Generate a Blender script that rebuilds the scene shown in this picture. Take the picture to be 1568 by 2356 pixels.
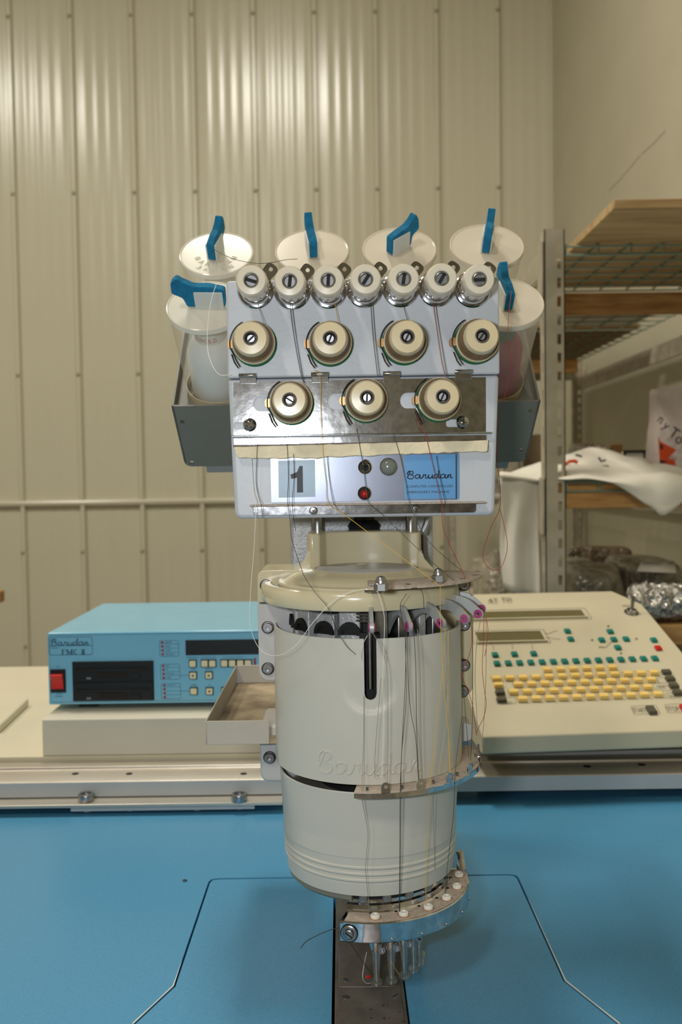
import bpy, bmesh, math, random
from mathutils import Vector, Matrix, Euler
from mathutils.geometry import tessellate_polygon

random.seed(7)
for o in list(bpy.data.objects):
    bpy.data.objects.remove(o, do_unlink=True)
S = bpy.context.scene
COL = S.collection
PI = math.pi

# ------------------------------------------------------------------ camera
F, CX, CY = 2100.0, 784.0, 1178.0            # focal length in pixels of the 1568x2356 frame
CAMP = Vector((0.0, 0.0, 1.15))
PITCH, ROLL = math.atan(83 / F), -0.014
M3 = (Matrix.Rotation(PI / 2 - PITCH, 3, 'X') @ Matrix.Rotation(ROLL, 3, 'Z'))
cd = bpy.data.cameras.new('camera')
cam = bpy.data.objects.new('camera', cd)
COL.objects.link(cam)
cam.matrix_world = Matrix.Translation(CAMP) @ M3.to_4x4()
cd.sensor_fit = 'VERTICAL'
cd.sensor_height = 36.0
cd.lens = F / 2356 * 36
cd.clip_start = 0.02
cd.dof.use_dof = True
cd.dof.focus_distance = 0.68
cd.dof.aperture_fstop = 10
S.camera = cam

# ------------------------------------------------------------------ world, lamps, exposure
w = bpy.data.worlds.new('world')
S.world = w
w.use_nodes = True
w.node_tree.nodes['Background'].inputs[0].default_value = (1.0, 0.93, 0.8, 1)
w.node_tree.nodes['Background'].inputs[1].default_value = 0.25


def area(name, loc, rot, sx, sy, power, col):
    l = bpy.data.lights.new(name, 'AREA')
    l.shape = 'RECTANGLE'
    l.size, l.size_y = sx, sy
    l.energy = power
    l.color = col
    o = bpy.data.objects.new(name, l)
    o.location = loc
    o.rotation_euler = rot
    COL.objects.link(o)
    return o


WARM = (1.0, 0.955, 0.84)
area('ceiling_lamp_or_fill', (-0.45, 1.75, 4.25), (0, 0, 0), 0.4, 0.8, 62, WARM)
area('ceiling_lamp_or_fill', (-2.55, 1.75, 4.25), (0, 0, 0), 0.4, 0.8, 52, WARM)
area('ceiling_lamp_or_fill', (-1.40, -2.2, 4.25), (0, 0, 0), 0.4, 0.8, 62, WARM)  # added fill for faces turned to the camera, not a known lamp
area('camera_flash', (-0.085, -0.01, 1.185), (PI / 2, 0, -0.10), 0.055, 0.035, 2.35, (0.90, 0.95, 1.0))

S.view_settings.view_transform = 'Standard'
S.view_settings.look = 'None'
S.view_settings.gamma = 1.0
S.view_settings.use_curve_mapping = False
S.view_settings.exposure = 0.0


# ------------------------------------------------------------------ geometry helpers
def ray(px, py):
    return M3 @ Vector(((px - CX) / F, -(py - CY) / F, -1.0))


def P(px, py, Y):
    d = ray(px, py)
    return CAMP + d * (Y / d.y)


def PZ(px, py, Z):
    d = ray(px, py)
    return CAMP + d * ((Z - CAMP.z) / d.z)


def PPL(px, py, p0, n):
    d = ray(px, py)
    return CAMP + d * ((p0 - CAMP).dot(n) / d.dot(n))


def q(px, py, Y):
    p = P(px, py, Y)
    return (p.x, p.z)


def frame(o, ex, ey, ez):
    m = Matrix((ex, ey, ez)).transposed().to_4x4()
    m.translation = Vector(o)
    return m


XA, YA, ZA = Vector((1, 0, 0)), Vector((0, 1, 0)), Vector((0, 0, 1))


def front(y=0.0):
    """local (x, z, height towards the camera) on the vertical plane Y = y"""
    return frame((0, y, 0), XA, ZA, -YA)


FRONT0 = front(0)


def crom(pts, n=6, closed=False):
    out = []
    N = len(pts)
    pts = [Vector(p) for p in pts]
    for i in range(N if closed else N - 1):
        if closed:
            p0, p1, p2, p3 = (pts[(i + k) % N] for k in (-1, 0, 1, 2))
        else:
            p0, p1, p2, p3 = pts[max(i - 1, 0)], pts[i], pts[i + 1], pts[min(i + 2, N - 1)]
        for k in range(n):
            t = k / n
            out.append(0.5 * ((2 * p1) + (p2 - p0) * t + (2 * p0 - 5 * p1 + 4 * p2 - p3) * t * t
                              + (3 * p1 - p0 - 3 * p2 + p3) * t ** 3))
    if not closed:
        out.append(pts[-1])
    return out


def rrect(x0, x1, y0, y1, r, n=4):
    o = []
    for cx, cy, a in ((x1 - r, y1 - r, 0), (x0 + r, y1 - r, 90), (x0 + r, y0 + r, 180), (x1 - r, y0 + r, 270)):
        for k in range(n + 1):
            t = math.radians(a + 90 * k / n)
            o.append((cx + r * math.cos(t), cy + r * math.sin(t)))
    return o


def circ(cx, cy, r, n=24, ry=None):
    return [(cx + r * math.cos(2 * PI * k / n), cy + (ry or r) * math.sin(2 * PI * k / n)) for k in range(n)]


def rpoly(pts, r, n=4):
    """polygon with rounded corners"""
    out = []
    N = len(pts)
    for i in range(N):
        p, a, b = Vector(pts[i]), Vector(pts[i - 1]), Vector(pts[(i + 1) % N])
        rr = r[i] if isinstance(r, (list, tuple)) else r
        if rr <= 0:
            out.append(tuple(p)); continue
        u, v = (a - p).normalized(), (b - p).normalized()
        for k in range(n + 1):
            t = k / n
            s0, s1 = p + u * rr, p + v * rr
            out.append(tuple((1 - t) ** 2 * s0 + 2 * t * (1 - t) * p + t * t * s1))
    return out


class MB:
    def __init__(s, M=None):
        s.v, s.f, s.M = [], [], M

    def add(s, vs, fs, M=None):
        b = len(s.v)
        for p in vs:
            p = Vector(p)
            if M is not None:
                p = M @ p
            if s.M is not None:
                p = s.M @ p
            s.v.append(p)
        s.f += [[b + i for i in f] for f in fs]
        return s

    def box(s, x0, x1, y0, y1, z0, z1, M=None):
        vs = [(x, y, z) for z in (z0, z1) for y in (y0, y1) for x in (x0, x1)]
        return s.add(vs, [[0, 2, 3, 1], [4, 5, 7, 6], [0, 1, 5, 4], [2, 6, 7, 3], [0, 4, 6, 2], [1, 3, 7, 5]], M)

    def prism(s, poly, z0, z1, M=None, top=None):
        n = len(poly)
        top = top or poly
        vs = [(x, y, z0) for x, y in poly] + [(x, y, z1) for x, y in top]
        fs = [list(range(n))[::-1], list(range(n, 2 * n))]
        fs += [[i, (i + 1) % n, n + (i + 1) % n, n + i] for i in range(n)]
        return s.add(vs, fs, M)

    def plate(s, outer, holes, z0, z1, M=None):
        """extruded polygon with holes"""
        bm = bmesh.new()
        es = []
        for loop in [outer] + holes:
            vv = [bm.verts.new((x, y, 0)) for x, y in loop]
            es += [bm.edges.new((vv[i], vv[(i + 1) % len(vv)])) for i in range(len(vv))]
        bm.free()
        tri = [list(t) for t in tessellate_polygon([[Vector((x, y, 0)) for x, y in loop] for loop in [outer] + holes])]
        vs = [p for loop in [outer] + holes for p in loop]
        n = len(vs)
        V = [(x, y, z0) for x, y in vs] + [(x, y, z1) for x, y in vs]
        fs = []
        for t in tri:
            a, b, c = (Vector(vs[i]) for i in t)
            ccw = (b - a).cross(c - a) > 0
            up = t if ccw else t[::-1]
            fs.append([n + i for i in up])
            fs.append(up[::-1])
        k = 0
        for loop in [outer] + holes:
            m = len(loop)
            fs += [[k + i, k + (i + 1) % m, n + k + (i + 1) % m, n + k + i] for i in range(m)]
            k += m
        return s.add(V, fs, M)

    def lathe(s, prof, M=None, n=32, a0=0.0, a1=None, closed=False):
        """prof: (r, h) pairs turned about local z; a0..a1 radians for a sector"""
        full = a1 is None
        if full:
            a0, a1 = 0, 2 * PI
        m = len(prof)
        N = n if full else n + 1
        vs = []
        for i in range(N):
            a = a0 + (a1 - a0) * i / n
            for r, h in prof:
                vs.append((r * math.cos(a), r * math.sin(a), h))
        fs = []
        mm = m if closed else m - 1
        for i in range(n):
            j = (i + 1) % N
            for k in range(mm):
                l = (k + 1) % m
                fs.append([i * m + k, j * m + k, j * m + l, i * m + l])
        if not full:
            fs.append(list(range(m)))
            fs.append([(N - 1) * m + k for k in range(m)][::-1])
        return s.add(vs, fs, M)

    def cyl(s, p0, p1, r0, r1=None, n=20):
        r1 = r0 if r1 is None else r1
        p0, p1 = Vector(p0), Vector(p1)
        z = (p1 - p0)
        L = z.length
        z.normalize()
        x = z.orthogonal().normalized()
        M = frame(p0, x, z.cross(x), z)
        return s.lathe([(0, 0), (r0, 0), (r1, L), (0, L)], M, n)

    def tube(s, path, r, n=6, closed=False):
        path = [Vector(p) for p in path]
        N = len(path)
        up = None
        vs = []
        for i, p in enumerate(path):
            if closed:
                t = path[(i + 1) % N] - path[i - 1]
            else:
                t = path[min(i + 1, N - 1)] - path[max(i - 1, 0)]
            if t.length < 1e-9:
                t = Vector((0, 0, 1))
            t.normalize()
            if up is None:
                up = t.orthogonal().normalized()
            up = (up - t * up.dot(t))
            if up.length < 1e-6:
                up = t.orthogonal()
            up.normalize()
            b = t.cross(up)
            rr = r[i] if isinstance(r, (list, tuple)) else r
            for k in range(n):
                a = 2 * PI * k / n
                vs.append(p + up * (rr * math.cos(a)) + b * (rr * math.sin(a)))
        fs = []
        for i in range(N if closed else N - 1):
            j = (i + 1) % N
            for k in range(n):
                l = (k + 1) % n
                fs.append([i * n + k, i * n + l, j * n + l, j * n + k])
        if not closed:
            fs.append(list(range(n))[::-1])
            fs.append([(N - 1) * n + k for k in range(n)])
        return s.add(vs, fs)

    def grid(s, rows, M=None, thick=None):
        """rows of points -> sheet"""
        R, C = len(rows), len(rows[0])
        vs = [p for r in rows for p in r]
        fs = [[i * C + j, i * C + j + 1, (i + 1) * C + j + 1, (i + 1) * C + j] for i in range(R - 1) for j in range(C - 1)]
        return s.add(vs, fs, M)

    def sphere(s, c, r, n=16, m=10, sc=(1, 1, 1)):
        prof = [(r * math.sin(PI * k / m), -r * math.cos(PI * k / m)) for k in range(m + 1)]
        prof[0] = (0, -r); prof[-1] = (0, r)
        M = Matrix.Translation(Vector(c)) @ Matrix.Diagonal((sc[0], sc[1], sc[2], 1))
        return s.lathe(prof, M, n)

    def mesh(s, name, mat, smooth=35, center=False):
        c = Vector((0, 0, 0))
        if center and s.v:
            lo = Vector([min(p[i] for p in s.v) for i in range(3)])
            hi = Vector([max(p[i] for p in s.v) for i in range(3)])
            c = (lo + hi) / 2
        me = bpy.data.meshes.new(name)
        me.from_pydata([tuple(p - c) for p in s.v], [], s.f)
        bm = bmesh.new()
        bm.from_mesh(me)
        bmesh.ops.remove_doubles(bm, verts=bm.verts, dist=1e-7)
        bmesh.ops.recalc_face_normals(bm, faces=bm.faces)
        bm.to_mesh(me)
        bm.free()
        if smooth:
            me.shade_smooth()
            me.set_sharp_from_angle(angle=math.radians(smooth))
        me.materials.append(mat)
        return me, c

    def build(s, name, mat, parent=None, bevel=0, smooth=35, seg=2, kind=None, solid=0, label=None):
        me, c = s.mesh(name, mat, smooth, True)
        o = mk(name, me, c, parent)
        if solid:
            md = o.modifiers.new('solid', 'SOLIDIFY'); md.thickness = solid; md.offset = 0
        if bevel:
            md = o.modifiers.new('bevel', 'BEVEL'); md.width = bevel; md.segments = seg
            md.limit_method = 'ANGLE'; md.angle_limit = math.radians(40)
            md.harden_normals = False
        if kind:
            o['kind'] = kind
        if label:
            o['label'] = label
        return o


def mk(name, me, loc=(0, 0, 0), parent=None, rot=None):
    o = bpy.data.objects.new(name, me)
    COL.objects.link(o)
    o.location = loc
    if rot:
        o.rotation_euler = rot
    if parent is not None:
        o.parent = parent
        o.matrix_parent_inverse = parent.matrix_basis.inverted()
    return o


def thing(name, label, cat, loc=(0, 0, 0), group=None):
    o = bpy.data.objects.new(name, None)
    o.empty_display_size = 0.05
    COL.objects.link(o)
    o.location = loc
    return tag(o, label, cat, group)


def tag(o, label, cat, group=None):
    o['label'] = label
    o['category'] = cat
    if group:
        o['group'] = group
    return o


def struct(o):
    o['kind'] = 'structure'
    return o


# ------------------------------------------------------------------ materials
def srgb(r, g, b):
    return tuple((c / 255 / 12.92) if c / 255 <= 0.04045 else ((c / 255 + 0.055) / 1.055) ** 2.4 for c in (r, g, b))


def mat(name, col, rough=0.5, metal=0.0, noise=0.0, nscale=30, bump=0.0, bscale=60, coat=0.0, spec=0.5, col2=None,
        dist=0.02, stretch=None):
    m = bpy.data.materials.new(name)
    m.use_nodes = True
    nt = m.node_tree
    b = nt.nodes['Principled BSDF']
    c = srgb(*col)
    b.inputs['Base Color'].default_value = (*c, 1)
    b.inputs['Roughness'].default_value = rough
    b.inputs['Metallic'].default_value = metal
    b.inputs['Specular IOR Level'].default_value = spec
    b.inputs['Coat Weight'].default_value = coat
    tc = nt.nodes.new('ShaderNodeTexCoord')
    src = tc.outputs['Object']
    if stretch:
        mp = nt.nodes.new('ShaderNodeMapping')
        mp.inputs['Scale'].default_value = stretch
        nt.links.new(src, mp.inputs[0]); src = mp.outputs[0]
    if noise or col2:
        n = nt.nodes.new('ShaderNodeTexNoise')
        n.inputs['Scale'].default_value = nscale
        n.inputs['Detail'].default_value = 5
        nt.links.new(src, n.inputs['Vector'])
        r = nt.nodes.new('ShaderNodeValToRGB')
        c2 = srgb(*col2) if col2 else tuple(x * (1 - noise) for x in c)
        r.color_ramp.elements[0].color = (*c2, 1)
        r.color_ramp.elements[0].position = 0.35
        r.color_ramp.elements[1].color = (*c, 1)
        r.color_ramp.elements[1].position = 0.62
        nt.links.new(n.outputs['Fac'], r.inputs[0])
        nt.links.new(r.outputs[0], b.inputs['Base Color'])
    if bump:
        n2 = nt.nodes.new('ShaderNodeTexNoise')
        n2.inputs['Scale'].default_value = bscale
        n2.inputs['Detail'].default_value = 3
        nt.links.new(src, n2.inputs['Vector'])
        bp = nt.nodes.new('ShaderNodeBump')
        bp.inputs['Strength'].default_value = bump
        bp.inputs['Distance'].default_value = dist
        nt.links.new(n2.outputs['Fac'], bp.inputs['Height'])
        nt.links.new(bp.outputs[0], b.inputs['Normal'])
    return m


def clearmat(name, col, alpha, rough=0.15, trans=0.5, g0=0.035):
    """thin translucent plastic: see-through share + scattering share + gloss"""
    m = bpy.data.materials.new(name)
    m.use_nodes = True
    nt = m.node_tree
    nt.nodes.remove(nt.nodes['Principled BSDF'])
    out = nt.nodes['Material Output']
    c = (*srgb(*col), 1)
    tr = nt.nodes.new('ShaderNodeBsdfTransparent')
    tr.inputs[0].default_value = (0.97, 0.97, 0.95, 1)
    df = nt.nodes.new('ShaderNodeBsdfDiffuse'); df.inputs[0].default_value = c
    tl = nt.nodes.new('ShaderNodeBsdfTranslucent'); tl.inputs[0].default_value = c
    gl = nt.nodes.new('ShaderNodeBsdfGlossy'); gl.inputs['Roughness'].default_value = rough
    m1 = nt.nodes.new('ShaderNodeMixShader'); m1.inputs[0].default_value = trans
    nt.links.new(df.outputs[0], m1.inputs[1]); nt.links.new(tl.outputs[0], m1.inputs[2])
    m2 = nt.nodes.new('ShaderNodeMixShader'); m2.inputs[0].default_value = alpha
    nt.links.new(tr.outputs[0], m2.inputs[1]); nt.links.new(m1.outputs[0], m2.inputs[2])
    lw = nt.nodes.new('ShaderNodeLayerWeight'); lw.inputs[0].default_value = 0.35
    pw = nt.nodes.new('ShaderNodeMath'); pw.operation = 'POWER'; pw.inputs[1].default_value = 3.0
    nt.links.new(lw.outputs['Facing'], pw.inputs[0])
    fr = nt.nodes.new('ShaderNodeMath'); fr.operation = 'MULTIPLY_ADD'
    fr.inputs[1].default_value = 0.45; fr.inputs[2].default_value = g0
    nt.links.new(pw.outputs[0], fr.inputs[0])
    m3 = nt.nodes.new('ShaderNodeMixShader')
    nt.links.new(fr.outputs[0], m3.inputs[0])
    nt.links.new(m2.outputs[0], m3.inputs[1]); nt.links.new(gl.outputs[0], m3.inputs[2])
    nt.links.new(m3.outputs[0], out.inputs[0])
    return m


MT = dict(
    wall=mat('wall_paint', (212, 206, 184), 0.24, bump=0.03, bscale=3, noise=0.03, nscale=2, spec=0.6),
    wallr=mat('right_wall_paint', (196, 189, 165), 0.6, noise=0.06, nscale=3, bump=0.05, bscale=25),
    scuff=mat('scuff', (150, 142, 118), 0.8),
    screwp=mat('painted_screw', (170, 162, 138), 0.5),
    ceil=mat('ceiling_paint', (215, 208, 190), 0.8),
    floor=mat('concrete', (138, 132, 122), 0.75, noise=0.25, nscale=6),
    panel=mat('head_cover_plastic', (196, 200, 206), 0.42, noise=0.04, nscale=14, bump=0.02, bscale=300),
    chrome=mat('chrome', (225, 225, 228), 0.10, 1.0, noise=0.25, nscale=160, bump=0.05, bscale=90, dist=0.002),
    chromed=mat('dull_chrome', (192, 192, 196), 0.13, 1.0, noise=0.5, nscale=120, bump=0.05, bscale=90, dist=0.002),
    steel=mat('brushed_steel', (176, 176, 178), 0.32, 1.0, noise=0.2, nscale=60),
    dusty=mat('dusty_metal', (190, 174, 158), 0.85, 0.0, noise=0.25, nscale=260, bump=0.2, bscale=500, dist=0.001),
    knobw=mat('ivory_plastic', (226, 216, 196), 0.22, noise=0.05, nscale=80, coat=0.3),
    knoby=mat('yellowed_plastic', (224, 207, 168), 0.25, noise=0.10, nscale=70, coat=0.3),
    knobd=mat('yellowed_plastic_knurl', (164, 132, 82), 0.4, noise=0.25, nscale=90),
    brown=mat('brown_disc', (92, 70, 48), 0.5),
    green=mat('green_felt', (24, 104, 62), 0.95),
    black=mat('black_plastic', (22, 22, 24), 0.45, noise=0.3, nscale=40),
    dark=mat('dark_void', (10, 10, 11), 0.7),
    gunm=mat('dark_machined_steel', (124, 117, 110), 0.45, 0.6, noise=0.3, nscale=50, bump=0.08, bscale=300, dist=0.002),
    brass=mat('brass', (168, 132, 92), 0.35, 0.8),
    wire=mat('dark_wire', (52, 44, 38), 0.4, 0.6),
    felt=mat('cream_felt', (240, 227, 194), 0.95, noise=0.12, nscale=70, bump=0.5, bscale=220, dist=0.003),
    feltb=mat('blue_felt', (18, 122, 166), 0.95, noise=0.25, nscale=160, bump=0.6, bscale=500, dist=0.002),
    nameplate=mat('satin_nameplate', (112, 116, 128), 0.3, 0.55, noise=0.1, nscale=40),
    stickg=mat('grey_blue_sticker', (128, 156, 180), 0.35, noise=0.12, nscale=60),
    stickb=mat('blue_label', (84, 150, 206), 0.4),
    ink=mat('dark_ink', (28, 30, 40), 0.5),
    cream=mat('cream_enamel', (212, 200, 166), 0.22, noise=0.05, nscale=18, coat=0.35),
    shell=mat('grey_white_enamel', (200, 197, 186), 0.42, noise=0.03, nscale=12, coat=0.05),
    flange=mat('grey_enamel', (196, 193, 190), 0.4, noise=0.05, nscale=15),
    cast=mat('rough_cast_grey', (186, 187, 188), 0.42, 0.2, noise=0.15, nscale=160, bump=0.5, bscale=420, dist=0.0015),
    ruby=mat('ruby_eyelet', (176, 70, 130), 0.2, coat=0.5),
    ceramic=mat('white_ceramic', (236, 232, 222), 0.25),
    rust=mat('rusty_ring', (168, 120, 78), 0.8),
    lever=mat('satin_aluminium', (190, 191, 190), 0.4, 0.45, noise=0.1, nscale=100),
    bracket=mat('green_grey_enamel', (122, 120, 108), 0.5, noise=0.06, nscale=30),
    bracketl=mat('light_grey_enamel', (150, 150, 146), 0.5),
    redled=mat('red_lens', (170, 22, 20), 0.15, coat=0.5),
    grey=mat('grey_lens', (120, 124, 118), 0.18, coat=0.4),
    tray=mat('dusty_tray_enamel', (190, 182, 168), 0.5, noise=0.08, nscale=25),
    traydirt=mat('dusty_tray_floor', (186, 168, 138), 0.8, col2=(120, 104, 84), nscale=22),
    blue=mat('blue_laminate', (78, 146, 186), 0.29, noise=0.16, nscale=900, bump=0.06, bscale=1200, dist=0.001, spec=0.6),
    bluebox=mat('blue_enamel', (128, 192, 222), 0.22, noise=0.04, nscale=20, spec=0.7),
    creamtop=mat('cream_laminate', (212, 203, 178), 0.5, noise=0.04, nscale=12),
    platform=mat('grey_cream_enamel', (212, 206, 188), 0.5, noise=0.04, nscale=10),
    alu=mat('aluminium', (206, 198, 186), 0.42, 0.75, noise=0.12, nscale=30, stretch=(1, 25, 25)),
    alub=mat('bar_face_enamel', (186, 190, 192), 0.42, 0.1, noise=0.06, nscale=20),
    red=mat('red_plastic', (206, 34, 24), 0.35),
    ivorykey=mat('ivory_key', (232, 222, 184), 0.4),
    console=mat('cream_console', (208, 198, 170), 0.5, noise=0.05, nscale=14, bump=0.05, bscale=400, dist=0.001),
    teal=mat('teal_key', (18, 128, 118), 0.4),
    yellow=mat('yellow_key', (248, 212, 124), 0.4),
    greykey=mat('grey_key', (86, 82, 66), 0.45),
    lcd=mat('lcd_glass', (112, 104, 70), 0.2),
    print=mat('grey_print', (112, 106, 92), 0.6),
    printb=mat('blue_grey_print', (52, 84, 108), 0.6),
    galv=mat('galvanised_steel', (196, 186, 166), 0.5, 0.2, noise=0.2, nscale=18),
    wood=mat('pine_wood', (206, 158, 96), 0.6, col2=(168, 118, 64), nscale=8, stretch=(1, 8, 8)),
    ply=mat('plywood', (206, 176, 128), 0.65, col2=(178, 142, 96), nscale=6, stretch=(1, 6, 6)),
    wirem=mat('green_zinc_wire', (150, 166, 150), 0.4, 0.5),
    shirt=mat('white_cotton', (232, 226, 212), 0.9, noise=0.04, nscale=25, bump=0.2, bscale=260, dist=0.002),
    orange=mat('orange_print', (220, 78, 24), 0.6),
    bagw=mat('white_bag_plastic', (214, 200, 194), 0.35, noise=0.1, nscale=9, bump=0.5, bscale=14, dist=0.02),
    wrap=mat('clear_film_wrapped_stock', (158, 148, 128), 0.22, noise=0.7, nscale=9, bump=1.0, bscale=22, dist=0.03, coat=0.6),
    wrap2=mat('clear_film_wrapped_dark_stock', (126, 108, 84), 0.24, noise=0.6, nscale=9, bump=1.0, bscale=24, dist=0.03, coat=0.6),
    bubble=mat('silver_bubble_film', (214, 210, 202), 0.12, 0.75, noise=0.4, nscale=60, bump=1.0, bscale=55, dist=0.03),
    paper=mat('white_paper', (226, 220, 206), 0.7),
    carton=mat('grey_carton', (168, 152, 126), 0.8, noise=0.12, nscale=12),
    cartonb=mat('brown_carton', (150, 108, 58), 0.8, noise=0.12, nscale=12),
    jar=clearmat('frosted_jar', (246, 240, 228), 0.34, 0.3),
    jarc=clearmat('clear_jar', (246, 242, 234), 0.12, 0.2),
    lid=clearmat('frosted_lid', (244, 234, 216), 0.80, 0.2, 0.25),
    lidc=clearmat('glossy_lid', (255, 250, 238), 0.66, 0.16, 0.25),
    tab=clearmat('lid_tab', (246, 248, 244), 0.8, 0.25, 0.35),
    foot=clearmat('clear_presser_foot', (200, 216, 224), 0.06, 0.05, 0.5, 0.22),
    conew=mat('white_thread_cone', (236, 234, 230), 0.8, bump=0.3, bscale=300, dist=0.001, stretch=(1, 1, 6)),
    coner=mat('crimson_thread_cone', (176, 26, 44), 0.7, bump=0.3, bscale=300, dist=0.001),
    coney=mat('gold_thread_cone', (206, 160, 84), 0.7),
    coreg=mat('green_cone_core', (58, 120, 92), 0.6),
    redprint=mat('pink_red_print', (206, 96, 96), 0.7),
    tw=mat('white_thread', (236, 230, 220), 0.6), tk=mat('black_thread', (44, 42, 40), 0.6),
    ty=mat('yellow_thread', (222, 176, 60), 0.6), tr=mat('red_thread', (172, 40, 34), 0.6),
    tg=mat('dark_green_thread', (54, 74, 62), 0.6), tgr=mat('grey_thread', (150, 142, 130), 0.6),
)

# ------------------------------------------------------------------ lettering
_tc = {}


def text2d(s):
    """outline mesh of a word, height normalised; returns verts(2d), faces, w, h"""
    if s in _tc:
        return _tc[s]
    cu = bpy.data.curves.new('t', 'FONT')
    cu.body = s
    cu.size = 1.0
    cu.resolution_u = 3
    ob = bpy.data.objects.new('t', cu)
    COL.objects.link(ob)
    dg = bpy.context.evaluated_depsgraph_get()
    me = bpy.data.meshes.new_from_object(ob.evaluated_get(dg))
    vs = [(v.co.x, v.co.y) for v in me.vertices]
    fs = [list(p.vertices) for p in me.polygons]
    bpy.data.objects.remove(ob, do_unlink=True)
    bpy.data.meshes.remove(me)
    x0, x1 = min(v[0] for v in vs), max(v[0] for v in vs)
    y0, y1 = min(v[1] for v in vs), max(v[1] for v in vs)
    vs = [((x - x0) / (x1 - x0), (y - y0) / (y1 - y0)) for x, y in vs]
    _tc[s] = (vs, fs)
    return _tc[s]


def text_fit(mb, s, x0, x1, y0, y1, h, M=None):
    vs, fs = text2d(s)
    mb.add([(x0 + (x1 - x0) * a, y0 + (y1 - y0) * b, h) for a, b in vs], fs, M)


_a = [(2.35, .8), (2.0, 1.0), (1.6, .8), (1.5, .35), (1.75, 0), (2.15, .2), (2.4, .92), (2.36, .3), (2.5, .0), (2.78, .12)]
SCRIPT = [
    [(.05, 1.0), (.12, 1.6), (.5, 1.95), (.45, 1.4), (.2, .75), (.05, .35), (.25, .05), (.8, -.08), (1.2, .25),
     (1.1, .75), (.55, 1.0), (.95, 1.2), (1.15, 1.55), (.95, 1.9), (.5, 1.8)],
    _a,
    [(2.78, .12), (3.0, .6), (3.08, 1.0), (3.2, .86), (3.5, .95), (3.42, .5), (3.4, .15), (3.55, 0), (3.8, .15)],
    [(3.8, .15), (3.95, .6), (4.0, .95), (3.95, .35), (4.12, 0), (4.4, .1), (4.66, .6), (4.7, .95), (4.66, .3), (4.8, 0),
     (5.02, .12)],
    [(5.8, .8), (5.45, 1.0), (5.08, .75), (5.02, .3), (5.25, 0), (5.6, .25), (5.85, 1.0), (5.95, 1.8), (5.84, 1.95),
     (5.82, 1.2), (5.82, .35), (5.98, 0), (6.2, .12)],
    [(x + 4.72, y) for x, y in _a],
    [(7.5, .12), (7.6, .95), (7.58, .05), (7.7, .5), (7.95, .95), (8.12, .75), (8.06, .2), (8.2, 0), (8.45, .2)],
]


def script(mb, fn, rad, n=4):
    """handwritten maker's name; fn maps unit coordinates (0..8.45, -.1..2) to a point"""
    for st in SCRIPT:
        pts = [(p.x, p.y) for p in crom([(x, y, 0) for x, y in st], n)]
        mb.tube([fn(x, y) for x, y in pts], rad, 5)

# ================================================================== the room
WB = 4.67                                        # back wall
XR = P(1272, 600, WB).x                          # right wall
XL, YF, ZT = -4.4, -7.0, 4.5
struct(MB().box(XL, XR, YF, WB, -0.1, 0).build('floor', MT['floor'], smooth=0))
struct(MB().box(XL, XR, YF, WB, ZT, ZT + 0.1).build('ceiling', MT['ceil'], smooth=0))
struct(MB().box(XL - 0.1, XL, YF, WB + 0.1, 0, ZT).build('wall_left', MT['wallr'], smooth=0))
struct(MB().box(XL, XR, YF - 0.1, YF, 0, ZT).build('wall_front', MT['wallr'], smooth=0))
wr = struct(MB().box(XR, XR + 0.1, YF, WB + 0.1, 0, ZT).build('wall_right', MT['wallr'], smooth=0))
mb = MB()
for a, b in (((1400, 440), (1472, 358)), ((1476, 354), (1530, 301))):
    p0, p1 = (PPL(x, y, Vector((XR, 0, 0)), XA) for x, y in (a, b))
    mb.tube([p0, (p0 + p1) / 2 + Vector((0, 0, -0.004)), p1], 0.0014, 5)
mb.build('scuff_mark', MT['scuff'], wr)

wb = struct(MB().box(XL, XR, WB, WB + 0.1, 0, ZT).build('wall_back', MT['wall'], smooth=0))
PITCHX = 0.3049
XK = P(591, 440, WB).x
ZS = P(300, 1155, WB).z
K0, K1 = -17, int((XR - XK) / PITCHX) + 1
RIB = [(-0.017, 0), (-0.009, -0.011), (0.003, -0.011), (0.008, 0)]
MINOR = [0.2, 0.4, 0.6, 0.8]


def panel_mesh(z0, z1, wid=PITCHX):
    prof = [(-0.024, -0.0005), (-0.013, -0.024), (0.005, -0.024), (0.010, -0.0005)]
    for m in MINOR:
        c = m * PITCHX
        prof += [(c - 0.017, -0.0005), (c - 0.010, -0.0015), (c + 0.010, -0.0015), (c + 0.017, -0.0005)]
    prof.append((PITCHX - 0.024, -0.0005))
    prof = [p for p in prof if p[0] <= wid]
    mb = MB()
    mb.grid([[(x, y, z0) for x, y in prof], [(x, y, z1) for x, y in prof]])
    return mb.mesh('wall_panel', MT['wall'], 20)[0]


pu, pl = panel_mesh(ZS, ZT), panel_mesh(0, ZS)
pul, pll = panel_mesh(ZS, ZT, XR - (XK + (K1 - 1) * PITCHX)), panel_mesh(0, ZS, XR - (XK + (K1 - 1) * PITCHX))
sm = MB().sphere((0, 0, 0), 0.011, 10, 6, (1, 0.6, 1)).mesh('screw', MT['screwp'])[0]
zrow = [P(591, y, WB).z for y in (36, 442, 857, 1263)] + [0.3]
for k in range(K0, K1):
    x = XK + k * PITCHX
    mk('wall_panel', pul if k == K1 - 1 else pu, (x, WB, 0), wb)
    mk('wall_panel', pll if k == K1 - 1 else pl, (x + 0.004, WB, 0), wb)
    for z in zrow:
        mk('screw', sm, (x - 0.005, WB - 0.024, z), wb)
tr = struct(MB().prism([(WB, ZS - 0.018), (WB - 0.026, ZS - 0.012), (WB - 0.030, ZS + 0.003), (WB - 0.026, ZS + 0.011), (WB, ZS + 0.016)],
                       XL, XR, frame((0, 0, 0), YA, ZA, XA)).build('trim_1', MT['wall']))

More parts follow.
